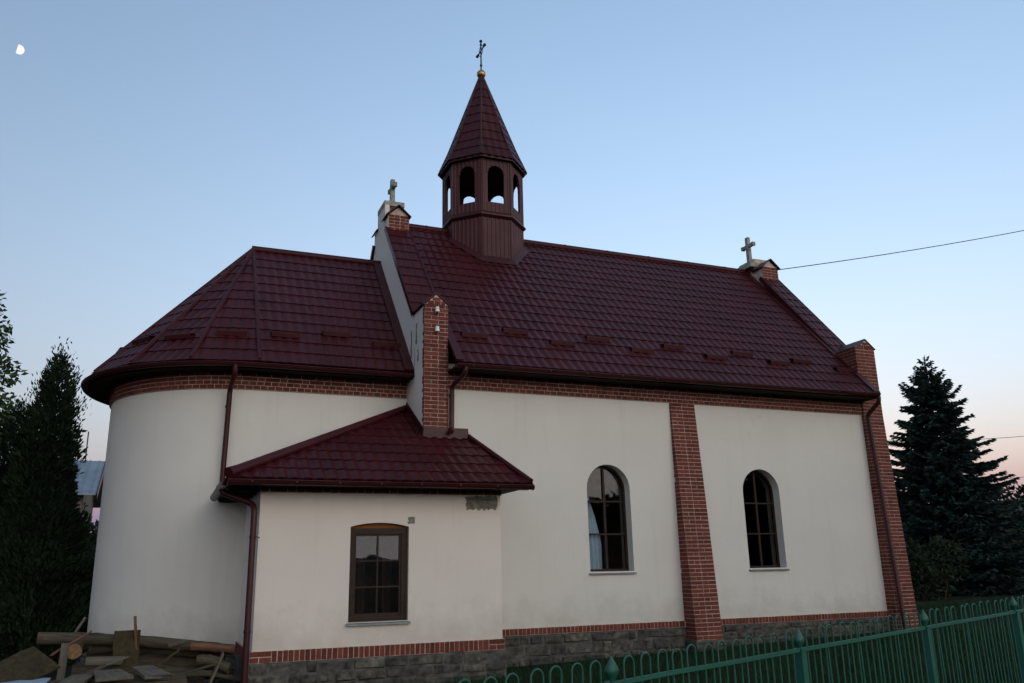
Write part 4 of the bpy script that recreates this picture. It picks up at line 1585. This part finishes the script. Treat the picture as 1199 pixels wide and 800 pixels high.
for x, y, l in ((-10.3, -1.95, 'stubby block under the far crossbeam, left end'), (-9.0, -1.95, 'stubby block under the far crossbeam, right end'),
                (-10.4, -2.5, 'stubby block under the near crossbeam, left end'), (-9.0, -2.5, 'stubby block under the near crossbeam, right end')):
    board('block', l, (x, y, -.1), (x, y, .36), .22, .2, BARKG, cat='block')
mb = MB()       # tarp
vs = []
rng = random.Random(4)
for i in range(9):
    for j in range(7):
        vs.append((-11.0 + i * .085, -2.6 + j * .12, .50 + .02 * i / 8 - (.22 if j in (0, 6) else 0) * .4 + rng.uniform(-.012, .012)))
o = MB()
o.add(vs, [(i * 7 + j, (i + 1) * 7 + j, (i + 1) * 7 + j + 1, i * 7 + j + 1) for i in range(8) for j in range(6)], smooth=True)
t_ = o.build('tarp', TARP)
sm = t_.modifiers.new('thick', 'SOLIDIFY'); sm.thickness = .008
tag(t_, 'pale blue tarp over the near left corner of the pile', 'tarp')

# =================================================================== PLANTS
def leaf_tri(mb, p, d, w, l, mi=0, tint=.5, roll=None):
    d = d.normalized()
    a = d.orthogonal().normalized()
    if roll is None: roll = random.uniform(0, pi)
    b = d.cross(a)
    s = a * cos(roll) + b * sin(roll)
    mb.add([p - s * w * .3, p + d * l * .45 - s * w * .5, p + d * l, p + d * l * .45 + s * w * .5], [(0, 1, 2, 3)], mi, tint)


def spruce(loc, H_, R0, label, seed, parentless=True):
    rng = random.Random(seed)
    root = thing('spruce_tree', label, 'tree', loc)
    t = MB()
    t.tube([(0, 0, -.2), (0, 0, H_ * .5), (0, 0, H_ * .97)], [.24, .13, .015], 10)
    c = MB()
    z = .55
    while z < H_ - .15:
        f = 1 - z / H_
        Lm = R0 * min(1, f ** .80 * 1.06)
        nb = 9 if f > .35 else (7 if f > .12 else 5)
        a0 = rng.uniform(0, 2 * pi)
        for k in range(nb):
            a = a0 + 2 * pi * k / nb + rng.uniform(-.22, .22)
            Lb = max(.10, Lm * rng.choice((.72, .85, .95, 1.0, 1.08, 1.16)))
            zz = z + rng.uniform(-.12, .12)
            dirh = Vector((cos(a), sin(a), 0))
            side = Vector((-sin(a), cos(a), 0))
            droop = (.30 * f + .02) * Lb
            rise = .10 * Lb + (.28 * Lb if f < .2 else 0)
            def pos(s): return dirh * (Lb * s) + Vector((0, 0, zz - droop * sin(s * pi * .60) + rise * s * s * 1.4))
            if Lb > .5:
                t.tube([pos(0), pos(.4), pos(.8)], [.028, .02, .008], 5, caps=False)
            steps = max(3, int(Lb / .085))
            for i in range(1, steps + 1):
                s = i / steps
                if s < .22 and Lb > 1.0: continue
                p = pos(s)
                wid = .46 * (1 - abs(s - .45) * 1.15) * min(1, Lb / 1.3) + .05
                tb = rng.random()
                for sg in (-1, 1):
                    for q in range(3):
                        d = (dirh * rng.uniform(.5, 1.0) + side * sg * rng.uniform(.45, 1.1) + Vector((0, 0, rng.uniform(-.55, .10)))).normalized()
                        ll = wid * rng.uniform(.6, 1.15)
                        leaf_tri(c, p, d, .10, ll * 1.12, 0, min(1, max(0, tb * .5 + rng.random() * .5)), rng.uniform(0, pi))
                d = (dirh + Vector((0, 0, rng.uniform(-.3, .35)))).normalized()
                leaf_tri(c, p, d, .08, .20, 0, rng.random(), rng.uniform(0, pi))
        z += .25 if f > .3 else .20
    for i in range(9000):
        f = rng.random() ** .6
        z = .5 + (H_ - 1.0) * (1 - f)
        a = rng.uniform(0, 2 * pi)
        r = R0 * min(1, f ** .8) * rng.random() ** .8 * .72
        d = Vector((cos(a) + rng.uniform(-.5, .5), sin(a) + rng.uniform(-.5, .5), rng.uniform(-.5, .2)))
        leaf_tri(c, Vector((r * cos(a), r * sin(a), z - .25 * r)), d, .11, rng.uniform(.22, .42), 0, rng.random() * .7, rng.uniform(0, pi))
    for i in range(14):
        d = Vector((rng.uniform(-.35, .35), rng.uniform(-.35, .35), 1)).normalized()
        leaf_tri(c, Vector((0, 0, H_ - .40 + .025 * i)), d, .05, .24, 0, rng.random())
    t.build('trunk', BARK, root)
    c.build('crown', SPRUCE, root)
    return root


def clumpy(name, label, loc, blobs, nleaf, lw, ll, mat, seed, trunk_pts=None, trunk_r=.08, upw=.2, limbs=(), shell=.55, cat='tree'):
    """crown of small leaves filling several ellipsoids (cx, cy, cz, rx, ry, rz)"""
    rng = random.Random(seed)
    root = thing(name, label, cat, loc)
    c = MB()
    vol = [b[3] * b[4] * b[5] for b in blobs]
    tot = sum(v ** .75 for v in vol)
    for b, v in zip(blobs, vol):
        n = int(nleaf * v ** .75 / tot)
        base = rng.random()
        for i in range(n):
            while True:
                q = Vector((rng.uniform(-1, 1), rng.uniform(-1, 1), rng.uniform(-1, 1)))
                if q.length < 1 and (q.length > shell or rng.random() < .25): break
            p = Vector((b[0] + q.x * b[3], b[1] + q.y * b[4], b[2] + q.z * b[5]))
            d = q.normalized() + Vector((rng.uniform(-.9, .9), rng.uniform(-.9, .9), rng.uniform(-.9, .9) + upw))
            leaf_tri(c, p, d, lw * rng.uniform(.7, 1.3), ll * rng.uniform(.7, 1.3), 0, min(1, max(0, base * .4 + rng.random() * .6)), rng.uniform(0, pi))
    t = MB()
    if trunk_pts:
        m = len(trunk_pts)
        t.tube(trunk_pts, [trunk_r * (1 - .6 * i / max(1, m - 1)) for i in range(m)], 9)
        for lp in limbs:
            t.tube(lp, [trunk_r * .4, trunk_r * .25, trunk_r * .1][:len(lp)], 6)
    else:
        for b in blobs:
            t.tube([(b[0] * .5, b[1] * .5, -.1), (b[0], b[1], b[2])], [trunk_r * .5, .01], 6)
    t.build('trunk' if cat == 'tree' else 'stem', BARK, root)
    c.build('crown' if cat == 'tree' else 'foliage', mat, root)
    return root


spruce((21.1, 12.0, .39), 9.9, 3.55, 'tall dark blue spruce with layered branches beyond the right end of the church', 31)

rng = random.Random(77)


def thuja(loc, H_, R_, label, seed, n=11000):
    rng = random.Random(seed)
    root = thing('thuja_tree', label, 'tree', loc)
    c, t = MB(), MB()
    t.tube([(0, 0, -.2), (0, 0, H_ * .9)], [.14, .015], 8)
    lob = [(rng.uniform(0, 2 * pi), rng.uniform(0, 1), rng.uniform(.62, 1.28)) for _ in range(110)]
    for i in range(n):
        u = 1 - sqrt(rng.random()) * .99
        z = H_ * u
        a = rng.uniform(0, 2 * pi)
        k = 1.0
        for la, lu, lk in lob:
            da = abs((a - la + pi) % (2 * pi) - pi)
            if da < .45 and abs(u - lu) < .055: k = lk
        prof = R_ * (1 - u) ** .66 * (.72 + .28 * min(1, u / .12)) + .05
        r = prof * k * (1 - abs(rng.gauss(0, .20 if i % 3 else .5)))
        p = Vector((r * cos(a), r * sin(a), z))
        d = Vector((cos(a) * .55 + rng.uniform(-.4, .4), sin(a) * .55 + rng.uniform(-.4, .4), rng.uniform(.2, 1.2)))
        leaf_tri(c, p, d, .032 if i % 3 else .055, rng.uniform(.06, .15) * (1 if i % 3 else 1.4), 0, rng.random() * .6 + .4 * (k > 1), rng.uniform(0, pi))
    for lz, lx, ly in ((H_ - .12, .02, 0), (H_ - .45, 0, 0), (H_ - .65, .27, -.1), (H_ - .8, -.25, .1), (H_ - 1.2, .40, 0), (H_ - 1.35, -.5, -.2), (H_ - 1.9, -.66, -.2)):
        for i in range(230):
            p = Vector((lx + rng.gauss(0, .10), ly + rng.gauss(0, .09), lz + rng.gauss(0, .16)))
            leaf_tri(c, p, Vector((rng.uniform(-.6, .6) + lx, rng.uniform(-.6, .6), 1)), .032, rng.uniform(.07, .15), 0, rng.random(), rng.uniform(0, pi))
    t.build('trunk', BARK, root)
    c.build('crown', THUJA, root)


thuja((-11.58, 6.0, -.07), 6.45, 1.10, 'dark pointed thuja beside the round apse', 5, 60000)
thuja((-12.55, 7.2, -.07), 5.4, 1.20, 'lower dark thuja behind the pointed one at the left edge', 6, 40000)

# broad-leaved tree whose branches enter at the left edge
clumpy('leafy_tree', 'broad leaved tree reaching in from the left edge of the photo', (-14.2, 4.6, -.1),
       [(1.35, 0, 6.55, .55, .6, .42), (1.15, .2, 7.2, .48, .5, .40), (1.55, -.1, 5.75, .62, .6, .36), (1.3, .1, 5.1, .8, .7, .5), (1.0, 0, 4.4, .9, .9, .7), (-.2, 0, 6.3, 1.5, 1.4, 1.5), (-.2, .2, 4.2, 1.5, 1.4, 1.2)],
       10500, .075, .135, LEAF, 12, [(0, 0, -.2), (0, 0, 3), (.1, 0, 6.5)], .16, -.5,
       [[(0, 0, 3.6), (.7, 0, 4.9), (1.6, -.1, 5.9)], [(0, 0, 4.4), (.7, .1, 6.0), (1.5, 0, 6.8)]], shell=.3)

# shrubs and dark trees in the background
def blobs(n, rx, h, seed, base=.4):
    r = random.Random(seed)
    return [(r.uniform(-rx, rx), r.uniform(-rx * .5, rx * .5), r.uniform(base, h * .75), r.uniform(.35, .6) * rx, r.uniform(.35, .6) * rx, r.uniform(.22, .38) * h) for _ in range(n)]


for i, (x, y, rx, h, lab) in enumerate((
        (15.6, 8.5, 1.0, 1.9, 'low shrub at the foot of the spruce, next to the church corner'),
        (18.2, 13.8, 1.4, 2.2, 'rounded shrub partly hidden by the brick corner buttress'),
        (25.6, 12.5, 2.0, 3.6, 'dark bush to the right of the spruce'))):
    clumpy('shrub', lab, (x, y, gz(x)), blobs(7, rx, h, 40 + i), 2600, .10, .16, SHRUB, 60 + i, cat='shrub', trunk_r=.05)
for i, (x, y, rx, h, lab) in enumerate((
        (33, 16, 3.6, 4.7, 'dark leafy tree at the right edge beyond the spruce'),
        (30, 24, 3.4, 4.6, 'dark leafy tree far behind the spruce'))):
    clumpy('garden_tree', lab, (x, y, gz(x)), blobs(10, rx, h, 80 + i, 1.0), 4200, .20, .32, SHRUB, 90 + i, [(0, 0, -.2), (0, 0, h * .6)], .15)
for i, (x, y, rx, h, lab) in enumerate((
        (-12.9, 9.5, 1.5, 2.9, 'dark shrub behind the thujas at the left'),
        (-11.2, 12.5, 1.4, 2.6, 'dark shrub between the thuja and the apse'),
        (-15.0, 8.2, 1.8, 3.6, 'dark shrub at the far left edge'),
        (-11.0, 17.5, 1.5, 3.9, 'tall dark shrub in the gap between the house and the apse'))):
    clumpy('shrub', lab, (x, y, gz(x)), blobs(10, rx, h, 140 + i), 6500, .12, .18, SHRUB, 160 + i, cat='shrub', trunk_r=.05)
# trees across the road behind the photographer, seen only in the window panes
clumpy('garden_tree', 'leafy tree across the road, mirrored in the right nave window', (26, -24, .3), blobs(16, 6.5, 14, 201, 1.2), 16000, .42, .60, SHRUB, 202, [(0, 0, -.2), (0, 0, 7)], .25)
clumpy('garden_tree', 'small tree across the road, mirrored in the left nave window', (17.5, -33, .3), blobs(11, 3.6, 6.0, 211, 0.8), 8000, .28, .42, SHRUB, 212, [(0, 0, -.2), (0, 0, 4)], .2)
clumpy('garden_tree', 'slender tree across the road, mirrored in the annex window', (3.0, -27, .2), blobs(8, 1.5, 5.6, 221, 1.4), 3000, .13, .22, SHRUB, 222, [(0, 0, -.2), (0, 0, 4)], .15)

# weed at the annex corner
rng = random.Random(15)
mb = MB()
for i in range(70):
    a = rng.uniform(0, 2 * pi)
    z = rng.uniform(0, .45)
    leaf_tri(mb, Vector((rng.gauss(0, .06), rng.gauss(0, .05), z)), Vector((cos(a), sin(a), rng.uniform(.2, 1.2))), .045, rng.uniform(.08, .16), 0, rng.random())
o = mb.build('weed', LEAF)
o.location = (-3.98, -.42, gz(-4))
tag(o, 'leafy weed growing at the corner between annex and nave', 'weed')

# grass
rng = random.Random(99)
mb = MB()
def blade(x, y, h):
    a = rng.uniform(0, 2 * pi)
    w = .006 + .004 * rng.random()
    z = gz(x)
    lx, ly = rng.gauss(0, .35) * h, rng.gauss(0, .35) * h
    mb.add([(x - w * cos(a), y - w * sin(a), z - .01), (x + w * cos(a), y + w * sin(a), z - .01), (x + lx, y + ly, z + h)], [(0, 1, 2)], 0, rng.random())
for i in range(60000):
    s = rng.random()
    x = -7.5 + 24 * s ** 1.1
    yf = FA.y + (x - FA.x) * FS.y / FS.x
    y = yf - .5 + rng.random() ** 1.3 * (0.2 - yf + (6 if x > 5.6 else 0))
    if x < 5.6 and y > -.45: continue
    if x < -4 and y > -1.3: continue
    blade(x, y, rng.uniform(.05, .16) * (1.5 if rng.random() < .06 else 1))
tag(mb.build('grass', GRASS), 'short dark green grass around the church', 'grass', kind='stuff')

# =================================================================== FAR HOUSE, ROAD STRIP, WIRES
house = thing('house', 'distant house with a blue grey metal roof behind the thujas', 'house', (-15.8, 28.0, 0))
mb = MB()
mb.box(-3.5, 3.5, -3.0, 3.0, -.3, 5.1)
mb.prism([(-3.5, -3.0, 5.1), (-3.5, 3.0, 5.1), (-3.5, 0, 6.6)], (7.0, 0, 0))
mb.build('wall', HOUSEW, house)
mb = MB()
for s in (-1, 1):
    a, b = Vector((-4.1, s * 3.5, 5.0)), Vector((4.0, s * 3.5, 5.0))
    c_, d_ = Vector((4.0, 0, 6.75)), Vector((-4.1, 0, 6.75))
    mb.prism([a, b, c_, d_], (0, 0, .07))
    for i in range(22):
        x = -4.0 + i * .37
        mb.bar((x, s * 3.5, 5.095), (x, 0, 6.845), .03, .04)
mb.build('roof', HOUSER, house)
mb = MB()
for s in (-1, 1):
    mb.bar((4.02, s * 3.52, 4.96), (4.02, 0, 6.72), .05, .26)
mb.build('barge_board', TRIM, house)
mb = MB()
mb.tube([(3.2, -.2, 6.6), (3.2, -.2, 8.1)], .03, 6)
mb.build('aerial_mast', DARKIRON, house)
mb = MB()
mb.box(1.2, 2.1, -3.03, -2.98, 2.9, 4.2)
mb.build('window', DARKIRON, house)

mb = MB()
mb.box(21.0, 52.0, 25.0, 26.0, .25, .50)
tag(mb.build('path', PATHM), kind='structure')


def wire(name, label, p0, p1, sag, r=.012):
    p0, p1 = Vector(p0), Vector(p1)
    mb = MB()
    n = 16
    pts = []
    for i in range(n + 1):
        t = i / n
        p = p0.lerp(p1, t)
        p.z -= sag * 4 * t * (1 - t)
        pts.append(p)
    mb.tube(pts, r, 6)
    return tag(mb.build(name, WIRE), label, 'wire')


CP = Vector((-9.243, -14.125, 1.65))
WP0 = Vector((XE1 + .02, 2.95, 9.36))
WP1 = WP0 + (CP + Vector((.92300, .62539, .38459)) * 26 - WP0) * 1.7
wire('power_line', 'overhead wire running from the gable shoulder of the church out to the right', WP0, WP1, .16)
pole = thing('utility_pole', 'tall wooden utility pole at the far end of the overhead wire', 'utility pole', (WP1.x, WP1.y, 0))
mb = MB()
mb.tube([(0, 0, -.3), (0, 0, WP1.z * .6), (0, 0, WP1.z + .15)], [.17, .14, .11], 12)
mb.build('shaft', BARKG, pole)
mb = MB()
mb.bar((-.9, .4, WP1.z - .35), (.9, -.4, WP1.z - .35), .10, .12)
mb.build('crossarm', BARKG, pole)

wire('power_line', 'thin wire passing behind the top of the spruce', CP + Vector((.79431, .75091, .14153)) * 58, CP + Vector((.99121, .66750, .14712)) * 62, .25, .02)
wire('power_line', 'lower thin wire behind the spruce, near the dark trees', CP + Vector((.80, .745, .0905)) * 60, CP + Vector((.99121, .68, .1002)) * 64, .2, .02)
